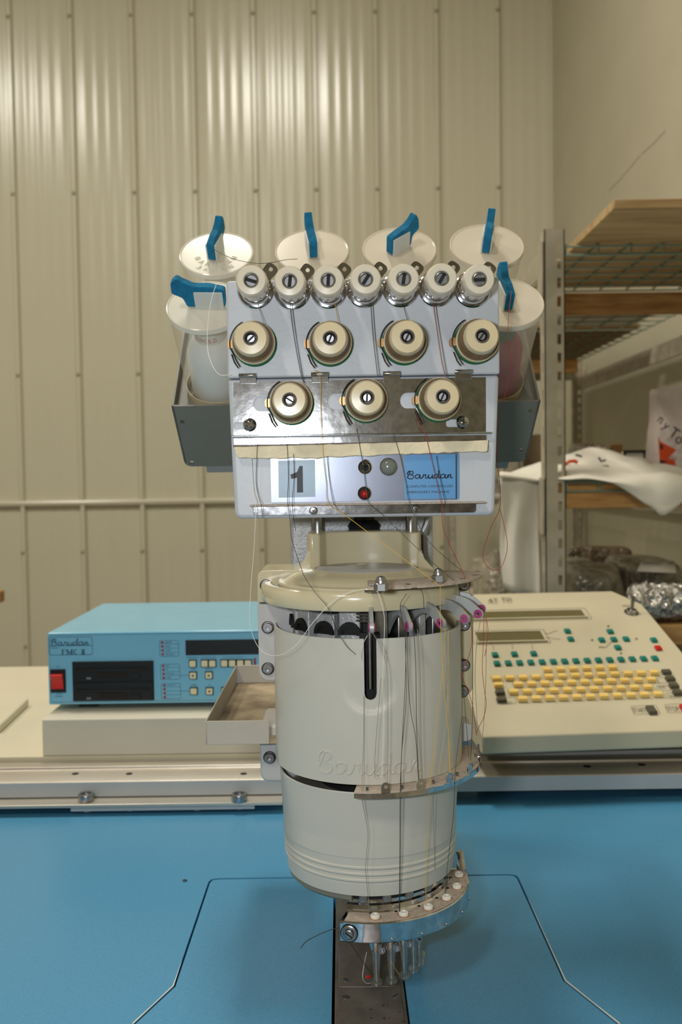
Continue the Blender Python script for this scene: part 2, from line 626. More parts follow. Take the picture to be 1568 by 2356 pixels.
# ================================================================== shelving in the corner
D1 = 1.90                                        # front of the shelving unit
PX0, PX1 = P(1253, 950, D1).x, P(1300, 950, D1).x
SR = XR - 0.03
zt = P(1275, 527, D1).z


def punched(mb, wd, zb, ztp, u0, u1, z0, step, hh, M):
    """flat strip with one column of slots u0..u1"""
    mb.box(0, u0, zb, ztp, 0, 0.0022, M)
    mb.box(u1, wd, zb, ztp, 0, 0.0022, M)
    z, prev = z0, zb
    while z + hh < ztp - 0.02:
        mb.box(u0, u1, prev, z, 0, 0.0022, M)
        prev = z + hh
        z += step
    mb.box(u0, u1, prev, ztp, 0, 0.0022, M)


def post(name, x0, x1, y, zb, ztp, dirx, parent, diry=1):
    """slotted angle post: punched front face and side flange"""
    wx = x1 - x0
    mb = MB()
    punched(mb, wx, zb, ztp, 0.62 * wx, 0.82 * wx, zb + 0.03, 0.0385, 0.021, frame((x0, y + 0.0022, 0), XA, ZA, -YA))
    punched(mb, 0.040, zb, ztp, 0.014, 0.021, zb + 0.05, 0.077, 0.042, frame((x0, y, 0), YA, ZA, XA))
    mb.box(x1 - 0.0022, x1, y, y + 0.012, zb, ztp)
    for k in range(int((ztp - zb - 0.1) / 0.154)):
        c = (x0 + 0.45 * wx, zb + 0.10 + k * 0.154)
        mb.prism(circ(c[0], c[1], 0.0028, 8), 0, 0.0004, frame((0, y, 0), XA, ZA, -YA))
    return mb.build(name, MT['galv'], parent, smooth=30)


def wire_deck(x0, x1, y0, y1, z, parent, pitch=0.064, rad=0.0024):
    mb = MB()
    n = int((x1 - x0) / pitch)
    for i in range(n + 1):
        x = x0 + (x1 - x0) * i / n
        mb.tube([(x, y1, z), (x, y0, z), (x, y0 - 0.002, z - 0.022)], rad, 5)
    n = int((y1 - y0) / pitch)
    for i in range(n + 1):
        y = y0 + (y1 - y0) * i / n
        mb.tube([(x0, y, z - rad * 1.6), (x1, y, z - rad * 1.6)], rad, 5)
    mb.tube([(x0, y0 - 0.002, z - 0.022), (x1, y0 - 0.002, z - 0.022)], rad, 5)
    return mb.build('wire_deck', MT['wirem'], parent, kind='stuff')


sh = thing('shelving_unit', 'galvanised slotted steel shelving with wire decks, pale shirt draped over it', 'shelving', (PX0, D1, 0))
ZD1 = P(1420, 560, D1).z
ZD2 = P(1350, 1106, D1).z
ZD3 = P(1350, 1430, D1).z
DB = 2.42
post('post', PX0, PX1, D1, 0, zt, 1, sh)
post('post', PX0, PX0 + 0.04, DB - 0.04, 0, zt, 1, sh)
post('post', SR - 0.045, SR, D1, 0, zt, 1, sh)
post('post', SR - 0.04, SR, DB - 0.04, 0, zt, 1, sh)
for z in (ZD1, ZD2, ZD3):
    wire_deck(PX1 + 0.003, SR - 0.05, D1 + 0.005, DB - 0.05, z, sh)
    MB().box(PX1 + 0.001, SR - 0.046, DB - 0.048, DB - 0.02, z - 0.062, z - 0.008).build('wood_beam', MT['wood'], sh, 0.002)
    MB().box(PX0 + 0.003, PX0 + 0.006, D1 + 0.03, DB - 0.02, z - 0.055, z - 0.002).build('side_beam', MT['galv'], sh)
    MB().box(SR - 0.006, SR - 0.003, D1 + 0.03, DB - 0.02, z - 0.055, z - 0.002).build('side_beam', MT['galv'], sh)
for z in (ZD2, ZD3):
    MB().box(PX1 + 0.001, SR - 0.046, D1 + 0.006, D1 + 0.035, z - 0.058, z - 0.008).build('wood_beam', MT['wood'], sh, 0.002)
for z in (P(1245, 620, D1).z, P(1245, 1165, D1).z):
    mb = MB()
    mb.prism(rpoly([(0, -0.06), (0.034, -0.06), (0.045, -0.045), (0.045, 0.06), (0, 0.06)], 0.004), 0, 0.003,
             frame((PX0 - 0.004, D1 + 0.002, z), YA, ZA, XA))
    mb.build('beam_bracket', MT['galv'], sh)

# second unit in the corner behind the first
s2 = thing('shelving_unit', 'steel shelving standing in the corner behind the wooden-beamed unit', 'shelving', (PX0, 2.5, 0))
E0, E1 = 2.50, 4.06
px = PX0 + 0.045
post('post', px, px + 0.032, E0, 0, zt, 1, s2)
post('post', SR - 0.036, SR, E0, 0, zt, 1, s2)
post('post', px, px + 0.032, E1 - 0.04, 0, zt, 1, s2)
post('post', SR - 0.036, SR, E1 - 0.04, 0, zt, 1, s2)
for z in (ZD1 + 0.005, ZD2, ZD3 - 0.2):
    wire_deck(px + 0.034, SR - 0.04, E0 + 0.034, E1 - 0.05, z, s2, 0.085)
    MB().box(px + 0.033, SR - 0.037, E0, E0 + 0.03, z - 0.024, z - 0.004).build('steel_beam', MT['galv'], s2, 0.001)
    MB().box(px + 0.033, SR - 0.037, E1 - 0.05, E1 - 0.02, z - 0.07, z - 0.004).build('steel_beam', MT['galv'], s2, 0.001)
    MB().box(SR - 0.012, SR - 0.003, E0 + 0.02, E1 - 0.04, z - 0.115, z - 0.06).build('side_beam', MT['galv'], s2)
MB().box(px + 0.033, SR - 0.25, E0 + 0.62, E0 + 0.65, ZD1 - 0.13, ZD1 - 0.085).build('wood_beam', MT['wood'], s2, 0.002)
MB().box(px + 0.20, SR - 0.10, E0 + 0.25, E0 + 0.5, ZD1 + 0.0085, ZD1 + 0.014).build('light_patch_board', MT['paper'], s2)  # pale board stands in for wall and ceiling light seen through the mesh

for y0, y1, lab in ((E0 + 0.04, E0 + 0.24, 'narrow dark board added on the topmost deck to shade the corner shelving'), (E0 + 0.55, E1 - 0.06, 'wide dark board added on the topmost deck to shade the corner shelving')):
    tag(MB().box(px + 0.05, SR - 0.06, y0, y1, ZD1 + 0.0085, ZD1 + 0.022).build('shading_board', MT['cartonb'], None, 0.001), lab, 'board')  # boards added to block the overhead light and darken the wall below
# plywood board lying on the top deck
pb = MB()
zb = ZD1 + 0.003
yb = D1 * (zb - 1.15) / (zb - 1.15) * 0.88
a = P(1412, 490, 1.66)
pb.box(a.x, SR - 0.052, 1.66, DB - 0.055, zb, zb + 0.016)
o = tag(pb.build('plywood_board', MT['ply'], None, 0.001), 'thick plywood board overhanging the topmost wire deck of the shelving', 'board')

# ------------------------------------------------------------------ things on the shelves
random.seed(11)


def noise3(p, s=1.0):
    from mathutils import noise
    return noise.noise(Vector(p) * s)


def rumpled(name, m, x0, x1, y0, y1, z0, z1, amp, fr, label, cat, n=14, rnd=0.4):
    """soft wrapped bundle: superellipsoid with creases, flat underside"""
    mb = MB()
    rows = []
    cx, cy, cz = (x0 + x1) / 2, (y0 + y1) / 2, (z0 + z1) / 2
    hx, hy, hz = (x1 - x0) / 2, (y1 - y0) / 2, (z1 - z0) / 2
    sg = lambda v, e: math.copysign(abs(v) ** e, v)
    for i in range(n + 1):
        t = -PI / 2 + PI * i / n
        row = []
        for j in range(2 * n + 1):
            u = 2 * PI * j / (2 * n)
            p = Vector((sg(math.cos(t), rnd) * sg(math.cos(u), rnd), sg(math.cos(t), rnd) * sg(math.sin(u), rnd), sg(math.sin(t), rnd)))
            d = 1 - amp * (0.5 + 0.5 * noise3((cx * 7 + p.x * hx * 12, cy * 5 + p.y * hy * 12, p.z * hz * 12), fr))
            row.append((cx + hx * p.x * d, cy + hy * p.y * d, max(cz + hz * p.z * (d if p.z > -0.9 else 1), z0)))
        rows.append(row)
    mb.grid(rows)
    return tag(mb.build(name, m, None, smooth=60), label, cat)


# shirt: top lies crumpled on the middle deck, one end hangs left of the post, a sleeve over the front
def rowp(pts, n=4):
    return [P(*p) if False else p for p in crom([P(x, y, d) for x, y, d in pts], n)]


ridge = rowp([(1150, 1093, 2.02), (1200, 1083, 2.06), (1250, 1064, 2.12), (1300, 1050, 2.16), (1360, 1035, 2.20),
              (1400, 1042, 2.20), (1440, 1055, 2.18), (1475, 1055, 2.16), (1500, 1072, 2.12), (1535, 1074, 2.06), (1590, 1090, 2.0)])
midr = rowp([(1149, 1096, 1.97), (1200, 1092, 2.0), (1250, 1080, 2.0), (1300, 1072, 2.02), (1360, 1066, 2.02),
             (1400, 1070, 2.02), (1440, 1076, 2.0), (1475, 1080, 2.0), (1500, 1086, 1.99), (1535, 1090, 1.97), (1590, 1100, 1.95)])
edge = rowp([(1148, 1099, 1.945), (1200, 1100, 1.945), (1250, 1101, 1.945), (1300, 1102, 1.90), (1360, 1103, 1.893),
             (1400, 1107, 1.89), (1440, 1110, 1.888), (1475, 1108, 1.888), (1500, 1107, 1.888), (1535, 1104, 1.888), (1590, 1105, 1.888)])
low = rowp([(1149, 1108, 1.944), (1200, 1109, 1.944), (1246, 1109, 1.942), (1290, 1106, 1.90), (1360, 1107, 1.892),
            (1400, 1112, 1.885), (1440, 1135, 1.88), (1475, 1157, 1.878), (1500, 1170, 1.876), (1530, 1190, 1.874), (1590, 1135, 1.88)])
rows = []
for i in range(len(ridge)):
    col = crom([ridge[i], midr[i], edge[i], low[i]], 5)
    rows.append([p + Vector((0, 0.006 * noise3(p, 22), 0.008 * noise3(p, 16) + 0.004)) for p in col])
shirt = thing('white_shirt', 'crumpled white printed shirt hanging over the wire shelf beside the slotted post', 'shirt', P(1300, 1102, 1.92))
MB().grid(rows).build('shirt_body', MT['shirt'], shirt, smooth=80, solid=0.0025)
rows = []
for k in range(15):
    t = k / 14
    y = 1098 + t * 258
    xl = 1148 + 8 * t + (4 * math.sin(7 * t))
    xr = 1247 + (-9 if t > 0.3 else -30 * t) + 10 * max(0, t - .55)
    row = []
    for j in range(13):
        u = j / 12
        yy = y + (u * 24 * t if t > .9 else u * 6 * t)
        p = P(xl + (xr - xl) * u, yy, 1.950 + 0.012 * math.sin(u * 9 + t * 2) * (0.3 + t))
        row.append(p)
    rows.append(row)
MB().grid(rows).build('shirt_tail', MT['shirt'], shirt, smooth=80, solid=0.0025)
for pts in ([(1296, 1073), (1306, 1066), (1318, 1065), (1324, 1069)], [(1300, 1081), (1308, 1078), (1314, 1080)]):
    MB().tube([P(x, y, 1.99) + Vector((0, -0.012, 0.004)) for x, y in pts], 0.004, 6).build('orange_print', MT['orange'], shirt)
for pts in ([(1320, 1051), (1334, 1055)], [(1372, 1057), (1378, 1066), (1388, 1063)], [(1380, 1078), (1392, 1077), (1400, 1083)],
            [(1384, 1085), (1378, 1083)]):
    MB().tube([P(x, y, 2.0) + Vector((0, -0.014, 0.004)) for x, y in pts], 0.0022, 6).build('dark_print', MT['ink'], shirt)

# printed plastic bag at the right
bx0, bx1 = P(1514, 1000, 2.10).x, P(1640, 1000, 2.10).x
zb0, zb1 = ZD2 + 0.004, P(1540, 890, 2.10).z
bag = thing('plastic_bag', 'upright white plastic bag with orange print and black lettering behind the shirt', 'bag', (bx0, 2.18, zb0))
mb = MB()
rows = []
for i in range(19):
    t = i / 18
    row = []
    for j in range(33):
        u = 2 * PI * j / 32
        wx = (bx1 - bx0) / 2 * (1 - 0.25 * max(0, t - 0.75) * 4 * 0.5) * (0.93 + 0.07 * math.sin(3 * t + u))
        wy = 0.07 * (1 - 0.55 * t)
        sgn = lambda v, e: math.copysign(abs(v) ** e, v)
        x = (bx0 + bx1) / 2 + wx * sgn(math.cos(u), 0.6)
        y = 2.18 + wy * sgn(math.sin(u), 0.6)
        p = Vector((x, y, zb0 + (zb1 - zb0) * t))
        p.y += 0.014 * noise3(p, 14) * t + 0.006 * noise3(p, 30); p.x += 0.012 * noise3(p, 11) * t; p.z += 0.02 * t * noise3((p.x * 2, p.y * 2, 0.3), 14)
        row.append(p)
    rows.append(row)
mb.grid(rows)
mb.add([rows[-1][j] for j in range(32)], [list(range(32))])
mb.add([rows[0][j] for j in range(32)], [list(range(32))])
mb.build('bag_body', MT['bagw'], bag, smooth=70)
YB = 2.092
Mb = front(YB)
mb = MB()
a, b = q(1519, 978, YB), q(1537, 996, YB)
vs, fs = text2d('y')
text = MB()


def rot_text(mb, s, px, py, hpx, wpx, ang, Y, h=0.001):
    c = q(px, py, Y)
    sc = Y / F
    M = front(Y) @ Matrix.Translation((c[0], c[1], h)) @ Matrix.Rotation(ang, 4, 'Z')
    text_fit(mb, s, -wpx / 2 * sc, wpx / 2 * sc, -hpx / 2 * sc, hpx / 2 * sc, 0, M)


rot_text(mb, 'n', 1518, 967, 14, 10, -0.75, YB)
rot_text(mb, 'y', 1528, 984, 20, 13, -0.72, YB)
rot_text(mb, 'T', 1550, 996, 24, 20, -0.62, YB)
rot_text(mb, 'o', 1560, 1013, 17, 15, -0.55, YB)
rot_text(mb, 'o', 1576, 1024, 17, 15, -0.5, YB)
mb.build('black_lettering', MT['ink'], bag, solid=0.001)
mb = MB()
mb.prism([q(x, y, YB) for x, y in ((1513, 1004), (1518, 1016), (1555, 1035), (1536, 1054), (1550, 1058), (1555, 1078), (1517, 1072))], 0, 0.0012, Mb)
mb.build('orange_print', MT['orange'], bag)
MB().prism([q(x, y, YB) for x, y in ((1517, 1020), (1525, 1028), (1522, 1036), (1517, 1030))], 0.0013, 0.002, Mb).build('black_motif', MT['ink'], bag)
MB().prism([q(x, y, YB) for x, y in ((1516, 1058), (1534, 1062), (1524, 1066), (1530, 1076), (1518, 1068))], 0.0013, 0.002, Mb).build('black_motif', MT['ink'], bag)

# cartons behind the shirt
def carton(name, m, px0, px1, py0, D, dep, z0, label):
    a, b = P(px0, py0, D), P(px1, py0, D)
    mb = MB().box(a.x, b.x, D, D + dep, z0, a.z)
    return tag(mb.build(name, m, None, 0.003), label, 'box')


carton('carton', MT['carton'], 1180, 1300, 1000, 2.55, 0.30, ZD2 + 0.004, 'wide flat grey carton lying on the wire deck behind the slotted post')
carton('carton', MT['cartonb'], 1404, 1432, 1022, 2.62, 0.12, ZD2 + 0.004, 'small brown carton among the things behind the white shirt')
cb = carton('picture_frame', MT['paper'], 1436, 1483, 1038, 2.34, 0.03, ZD2 + 0.004, 'small pale dark-edged frame standing behind the white shirt')
cb['category'] = 'frame'
a, b = P(1434, 1036, 2.336), P(1485, 1100, 2.336)
fr = MB()
fr.plate([(a.x, ZD2 + .004), (b.x, ZD2 + .004), (b.x, a.z), (a.x, a.z)],
         [[(a.x + .005, ZD2 + .009), (b.x - .005, ZD2 + .009), (b.x - .005, a.z - .006), (a.x + .005, a.z - .006)]], 0, 0.006, front(2.340))
fr.build('frame_edge', MT['wire'], cb)
rumpled('grey_bundle', MT['wrap2'], P(1330, 1030, 2.6).x, P(1410, 1030, 2.6).x, 2.55, 2.8, ZD2 + 0.004, P(1380, 1015, 2.6).z, 0.15, 1.0,
        'dull grey bundle on the deck between the cartons', 'bundle')

# film wrapped stock on the lower deck
z3 = ZD3 + 0.003
rumpled('wrapped_bundle', MT['wrap'], P(1306, 1300, 1.98).x, P(1455, 1300, 1.98).x, 1.95, 2.3, z3, P(1400, 1300, 1.98).z, 0.22, 1.1,
        'clear film wrapped bundle on the lower deck right of the slotted post', 'bundle', 18)
rumpled('wrapped_bundle', MT['wrap2'], P(1310, 1270, 2.28).x, P(1480, 1300, 2.28).x, 2.31, 2.40, z3, P(1330, 1255, 2.3).z, 0.2, 1.2,
        'dark film wrapped bundle at the rear of the lower deck', 'bundle', 16)
pk = rumpled('wrapped_package', MT['wrap'], P(1462, 1300, 1.98).x, P(1600, 1300, 1.98).x, 1.99, 2.3, z3, P(1500, 1292, 2.0).z, 0.12, 1.0,
             'film wrapped package with a white paper label on the lower deck', 'package', 16)
mb = MB()
c = [P(x, y, d) for x, y, d in ((1462, 1318, 1.975), (1472, 1297, 2.02), (1548, 1294, 2.02), (1552, 1322, 1.975))]
mb.add([p + Vector((0, -0.006, 0.004)) for p in c], [[0, 1, 2, 3]])
mb.build('paper_label', MT['paper'], pk, solid=0.001)
mb = MB()
for x0, x1, y in ((1475, 1515, 1300), (1466, 1500, 1317), (1530, 1545, 1300)):
    p0, p1 = P(x0, y, 2.0), P(x1, y, 2.0)
    mb.tube([p0 + Vector((0, -0.014, 0.005)), p1 + Vector((0, -0.014, 0.005))], 0.0012, 4)
mb.build('label_print', MT['ink'], pk)
rumpled('wrapped_bundle', MT['wrap'], P(1105, 1330, 2.1).x, P(1196, 1330, 2.1).x, 2.05, 2.4, 0.0, P(1200, 1255, 2.1).z, 0.2, 1.2,
        'tall film wrapped bundle standing left of the shelving behind the shirt tail', 'bundle', 18)
# roll of bubble film
r0, r1 = P(1448, 1372, 1.80), P(1640, 1362, 1.80)
mb = MB()
rad = 0.036
n, m = 60, 40
rows = []
for i in range(n + 1):
    t = i / n
    row = []
    for j in range(m + 1):
        a = 2 * PI * j / m
        bumpy = 0.0022 * (math.sin(t * 52) * math.sin(a * 9 + (0.5 if int(t * 16) % 2 else 0))) + 0.003 * noise3((t * 9, math.cos(a), math.sin(a)), 2.2)
        rr = (rad + bumpy) * min(1, 0.82 + t * 5)
        row.append((r0.x + (r1.x - r0.x) * t, 1.80 + rr * math.cos(a), r0.z - 0.012 + rr * math.sin(a)))
    rows.append(row)
mb.grid(rows)
for e in (rows[0], rows[-1]):
    mb.add(e[:-1], [list(range(m))])
roll = tag(mb.build('bubble_film_roll', MT['bubble'], None, smooth=60), 'shiny silvery bubble film roll behind the cream keyboard console', 'roll')
# trestle that carries the roll
st = thing('trestle', 'pine trestle under the silvery bubble film roll', 'trestle', (r0.x, 1.80, 0))
zt2 = r0.z - 0.012 - rad - 0.004
MB().box(r0.x, r1.x, 1.765, 1.835, zt2 - 0.04, zt2).build('trestle_top', MT['wood'], st, 0.002)
for xx in (r0.x + 0.01, r1.x - 0.03):
    for yy in (1.767, 1.815):
        MB().box(xx, xx + 0.02, yy, yy + 0.018, 0, zt2 - 0.04).build('leg', MT['wood'], st, 0.002)

# wooden bench whose corner shows at the left edge
c = P(11, 1357, 2.55)
zc_ = c.z
bn = thing('wooden_bench', 'orange-brown wooden bench top against the ribbed wall', 'bench', (c.x - 0.5, 2.45, 0))
MB().box(c.x - 1.1, c.x, 2.3, 2.55, zc_ - 0.032, zc_).build('bench_top', MT['wood'], bn, 0.003)
for xx in (c.x - 1.06, c.x - 0.30):
    for yy in (2.32, 2.47):
        MB().box(xx, xx + 0.06, yy, yy + 0.06, 0, zc_ - 0.032).build('leg', MT['wood'], bn, 0.003)

# ================================================================== the embroidery table
TZ = 0.75
tb = thing('machine_table', 'blue laminate embroidery machine table with aluminium bars', 'table', (0.02, 0.8, 0))


def T2(px, py):
    p = PZ(px, py, TZ)
    return (p.x, p.y)


cutL = [T2(397, 2270), T2(480, 2022)]
cutR = [T2(1190, 2010), T2(1300, 2255)]
yb_ = (cutL[1][1] + cutR[0][1]) / 2
dl, dr = T2(305, 2356), T2(1425, 2356)
yl = (cutL[0][1] + cutR[1][1]) / 2
XLc, XRc = (cutL[0][0] + cutL[1][0]) / 2, (cutR[0][0] + cutR[1][0]) / 2
left = [(dl[0] - 0.03, 0.40), (dl[0] - 0.03, 0.60), (dl[0], dl[1]), (XLc, yl)] + [(XLc + 0.001, yb_ - 0.008), (XLc + 0.003, yb_ - 0.002), (XLc + 0.009, yb_)]
right = [(dr[0] + 0.03, 0.40), (dr[0] + 0.03, 0.60), (dr[0], dr[1]), (XRc, yl)] + [(XRc - 0.001, yb_ - 0.008), (XRc - 0.003, yb_ - 0.002), (XRc - 0.009, yb_)]
TX0, TX1, TY0, TY1 = -0.95, 0.80, 0.40, 1.75
XM = 0.0223
mb = MB()
mb.prism([(TX0, TY0)] + left + [(XM, yb_), (XM, TY1), (TX0, TY1)], TZ - 0.025, TZ)
mb.prism([(TX1, TY0)] + right + [(XM, yb_), (XM, TY1), (TX1, TY1)], TZ - 0.025, TZ)
mb.build('table_top', MT['blue'], tb, smooth=0)
g = 0.0017
inner = [(x + g, y - (g if i >= 4 else 0)) for i, (x, y) in enumerate(left)] + [(x - g, y - (g if i >= 4 else 0)) for i, (x, y) in enumerate(right)][::-1]
AX0, AX1 = T2(770, 2251)[0], T2(926.5, 2251)[0]
ay1 = T2(850, 2062)[1]
slot = [(AX0 - 0.0022, 0.405), (AX0 - 0.0022, ay1), (AX1 + 0.0012, ay1), (AX1 + 0.0012, 0.405)]
i0, i1 = inner[0], inner[-1]
poly = [(i0[0], 0.401)] + inner[1:-1] + [(i1[0], 0.401), (slot[3][0], 0.401)] + slot[:3][::-1][:2] + [(slot[0][0], slot[1][1]), (slot[0][0], 0.401)]
poly = [(i0[0], 0.401)] + inner[1:-1] + [(i1[0], 0.401), (AX1 + 0.0012, 0.401), (AX1 + 0.0012, ay1), (AX0 - 0.0022, ay1), (AX0 - 0.0022, 0.401)]
MB().prism(poly, TZ - 0.024, TZ - 0.0004).build('inset_panel', MT['blue'], tb, smooth=0)
for ch in (left, right):
    a, b = Vector(ch[2]), Vector(ch[3])
    c = b + (Vector(ch[4]) - b) * (0.2 if ch is left else 0.75)
    MB().tube([(p.x, p.y, TZ + 0.0001) for p in (a, (a + b) / 2, b, (b + c) / 2, c)], [0.0006, 0.0004, 0.0006, 0.0003, 0.0001], 4).build('chipped_edge', MT['paper'], tb)
MB().box(TX0, TX1, TY0, TY1, TZ - 0.12, TZ - 0.026).build('table_body', MT['dark'], tb)
for x in (TX0 + 0.03, TX1 - 0.11):
    for y in (TY0 + 0.05, TY1 - 0.15):
        MB().box(x, x + 0.08, y, y + 0.08, 0, TZ - 0.12).build('leg', MT['platform'], tb, 0.004)

# needle plate arm in the slot
ys = T2(850, 2274)[1]
ar = MB().box(AX0, AX1, 0.402, ay1 - 0.001, TZ - 0.024, TZ - 0.0005).build('needle_plate_arm', MT['gunm'], tb, 0.001)
MB().box(AX0 + 0.003, AX1 - 0.003, ys + 0.0006, ay1 - 0.002, TZ - 0.0004, TZ + 0.0012).build('plate', MT['gunm'], ar, 0.0004)


def ax(px, py):
    p = PZ(px, py, TZ + 0.0012)
    return (p.x, p.y)


holes = [circ(*ax(886, 2313), 0.0024, 16), circ(*ax(889, 2343), 0.0026, 16), circ(*ax(853, 2322), 0.0011, 12),
         circ(*ax(854, 2342), 0.0011, 12), circ(*ax(920, 2328), 0.0012, 12), circ(*ax(927, 2350), 0.0012, 12)]
MB().plate([(AX0 + 0.003, 0.403), (AX1 - 0.003, 0.403), (AX1 - 0.003, ys - 0.0006), (AX0 + 0.003, ys - 0.0006)], holes,
           TZ - 0.0004, TZ + 0.0012).build('plate', MT['gunm'], ar)
for px, py, an in ((795, 2254, -0.9), (795, 2294, -0.15), (908, 2291, 0.8)):
    x, y = ax(px, py)
    M = Matrix.Translation((x, y, TZ + 0.0012)) @ Matrix.Rotation(an, 4, 'Z')
    mb = MB(M)
    mb.prism(circ(0, 0, 0.0032, 20), -0.0005, 0.0002)
    s_ = mb.build('countersunk_screw', MT['steel'], ar)
    MB(M).box(-0.0028, 0.0028, -0.0004, 0.0004, 0.00021, 0.0003).build('slot', MT['dark'], s_)
tag_ = PZ(847, 2247, TZ + 0.0014)
MB().sphere(tag_, 0.0022, 10, 6, (1, 1, 0.3)).build('red_dot', MT['red'], ar)

# bars behind the sewing field
DBAR = 1.096
zf1, zf0 = P(300, 1798, DBAR).z, P(300, 1832, DBAR).z
BX0, BX1 = -0.95, 0.80
yawb = 0.012
mb = MB()
# one long extruded bar with a ridge at its back
prof = [(DBAR, zf0), (DBAR, zf1), (DBAR + 0.001, zf1 + 0.0006), (DBAR + 0.046, zf1 + 0.0006), (DBAR + 0.047, zf1 + 0.004), (DBAR + 0.068, zf1 + 0.004),
        (DBAR + 0.068, zf0)]
mb.prism(prof, BX0, BX1, frame((0, 0, 0), YA, ZA, XA))
bar = mb.build('drive_bar', MT['alu'], tb, 0.0006)
MB().box(BX0, BX1, DBAR - 0.0012, DBAR - 0.0002, zf0 + 0.0005, zf1 - 0.0003).build('bar_face', MT['alub'], bar)
for px in (173, 297, 560):
    p = PZ(px, 1780, zf1 + 0.0008)
    MB().prism(circ(p.x, p.y, 0.0042, 16), zf1 + 0.0006, zf1 + 0.0009).build('bolt_hole', MT['dark'], bar)
for px, py in ((1350, 1763), (1475, 1759)):
    p = PZ(px, py, zf1 + 0.0008)
    MB().prism(circ(p.x, p.y, 0.005, 16), zf1 + 0.0006, zf1 + 0.0009).build('bolt_hole', MT['dark'], bar)
# feet of the bar
for x in (-0.85, -0.3, 0.45, 0.74):
    MB().box(x, x + 0.05, DBAR + 0.02, DBAR + 0.06, TZ, zf0).build('bar_foot', MT['black'], bar)
# lower strip with thumb screws, left only
zs1 = zf0 - 0.0005
xs1 = P(650, 1840, 1.075).x
ysf = PZ(300, 1850, zs1).y
mb = MB().box(BX0, xs1, ysf, DBAR + 0.02, zs1 - 0.004, zs1)
stp = mb.build('clamp_strip', MT['alu'], tb, 0.0006)
xa, xb = P(160, 1862, ysf).x, P(585, 1862, ysf).x
MB().box(xa, xb, ysf + 0.003, ysf + 0.03, zs1 - 0.0095, zs1 - 0.004).build('lower_strip', MT['alub'], stp, 0.0008)
for px in (198, 297, 452, 550):
    x = P(px, 1870, ysf + 0.006).x
    MB().cyl((x, ysf + 0.012, TZ + 0.002), (x, ysf + 0.012, zs1 - 0.0095), 0.005 if px in (198, 452) else 0.004, n=14).build('guide_pin', MT['alub'], stp)
tsm = MB().lathe([(0, 0), (0.0088, 0), (0.0095, 0.0012), (0.0095, 0.0075), (0.0088, 0.0088), (0.0066, 0.0088), (0.0062, 0.006), (0, 0.006)], None, 32).mesh('thumb_screw', MT['steel'])[0]
for px in (198, 550):
    p = PZ(px, 1842, zs1)
    mk('thumb_screw', tsm, (p.x, p.y, zs1), stp)

# cream platform at the back left
zp0 = P(60, 1757, 1.168).z
zpl = P(60, 1741, 1.168).z
zpt = P(300, 1652, 1.168).z
xpl = P(97, 1700, 1.168).x
MB().box(BX0, 0.10, 1.168, 1.74, TZ, zpl).build('rear_deck', MT['creamtop'], tb, 0.001)
MB().box(xpl, 0.10, 1.1675, 1.70, zpl, zpt).build('platform', MT['platform'], tb, 0.002)
c0 = PZ(66, 1607, zpl + 0.012)
c1 = PZ(0, 1668, zpl + 0.012)
cv = MB().prism([(c0.x, c0.y), (c1.x, c1.y), (c1.x - 0.25, c1.y), (c1.x - 0.25, c0.y)], zpl + 0.0005, zpl + 0.012)
tag(cv.build('cover_plate', MT['creamtop'], None, 0.002), 'loose flat cream cover plate lying on the rear deck left of the blue unit', 'plate')
# right side support for the console
MB().box(0.17, 0.62, 1.168, 1.60, TZ, TZ + 0.040).build('rear_deck', MT['alub'], tb, 0.001)
for px, py in ((425, 2027),):
    p = PZ(px, py, TZ)
    tag(MB().sphere((p.x, p.y, TZ + 0.0008), 0.0018, 8, 6, (1.3, 1, 0.5)).build('lint_speck', MT['wire']), 'dark lint speck on the blue table left of the cutout line', 'lint')

# ================================================================== blue disk unit
YU = 1.213
u0, u1 = q(106, 1456, YU), q(113, 1617, YU)
UX0, UX1 = (u0[0] + u1[0]) / 2, 0.045
UZ1, UZ0 = q(300, 1454, YU)[1], q(300, 1620, YU)[1]
UD = 0.285
un = thing('disk_drive_unit', 'sky blue electronic disk drive unit with red power switch and black drives', 'electronics', (-0.16, 1.35, zpt))
MB().box(UX0, UX1, YU + 0.0015, YU + UD, UZ0, UZ1).build('case', MT['bluebox'], un, 0.002)
MB().prism([(UX0 + .001, UZ0 + .001), (UX1 - .001, UZ0 + .001), (UX1 - .001, UZ1 - .001), (UX0 + .001, UZ1 - .001)], -0.0015, 0, front(YU)).build('front_panel', MT['bluebox'], un)
for x in (UX0 + 0.035, UX1 - 0.06):
    for y in (YU + 0.018, YU + UD - 0.04):
        MB().box(x, x + 0.026, y, y + 0.02, zpt, UZ0).build('rubber_foot', MT['black'], un, 0.001)


def uq(cx, cy):      # crop coordinates (region 100,1440 at 5.227x)
    return q(100 + cx / 5.2267, 1440 + cy / 5.2267, YU)


def uq2(cx, cy):     # crop coordinates (region 340,1440)
    return q(340 + cx / 5.2267, 1440 + cy / 5.2267, YU)


def outline(mb, poly, h, r, M):
    mb.tube([M @ Vector((x, y, h)) for x, y in poly], r, 4, closed=True)


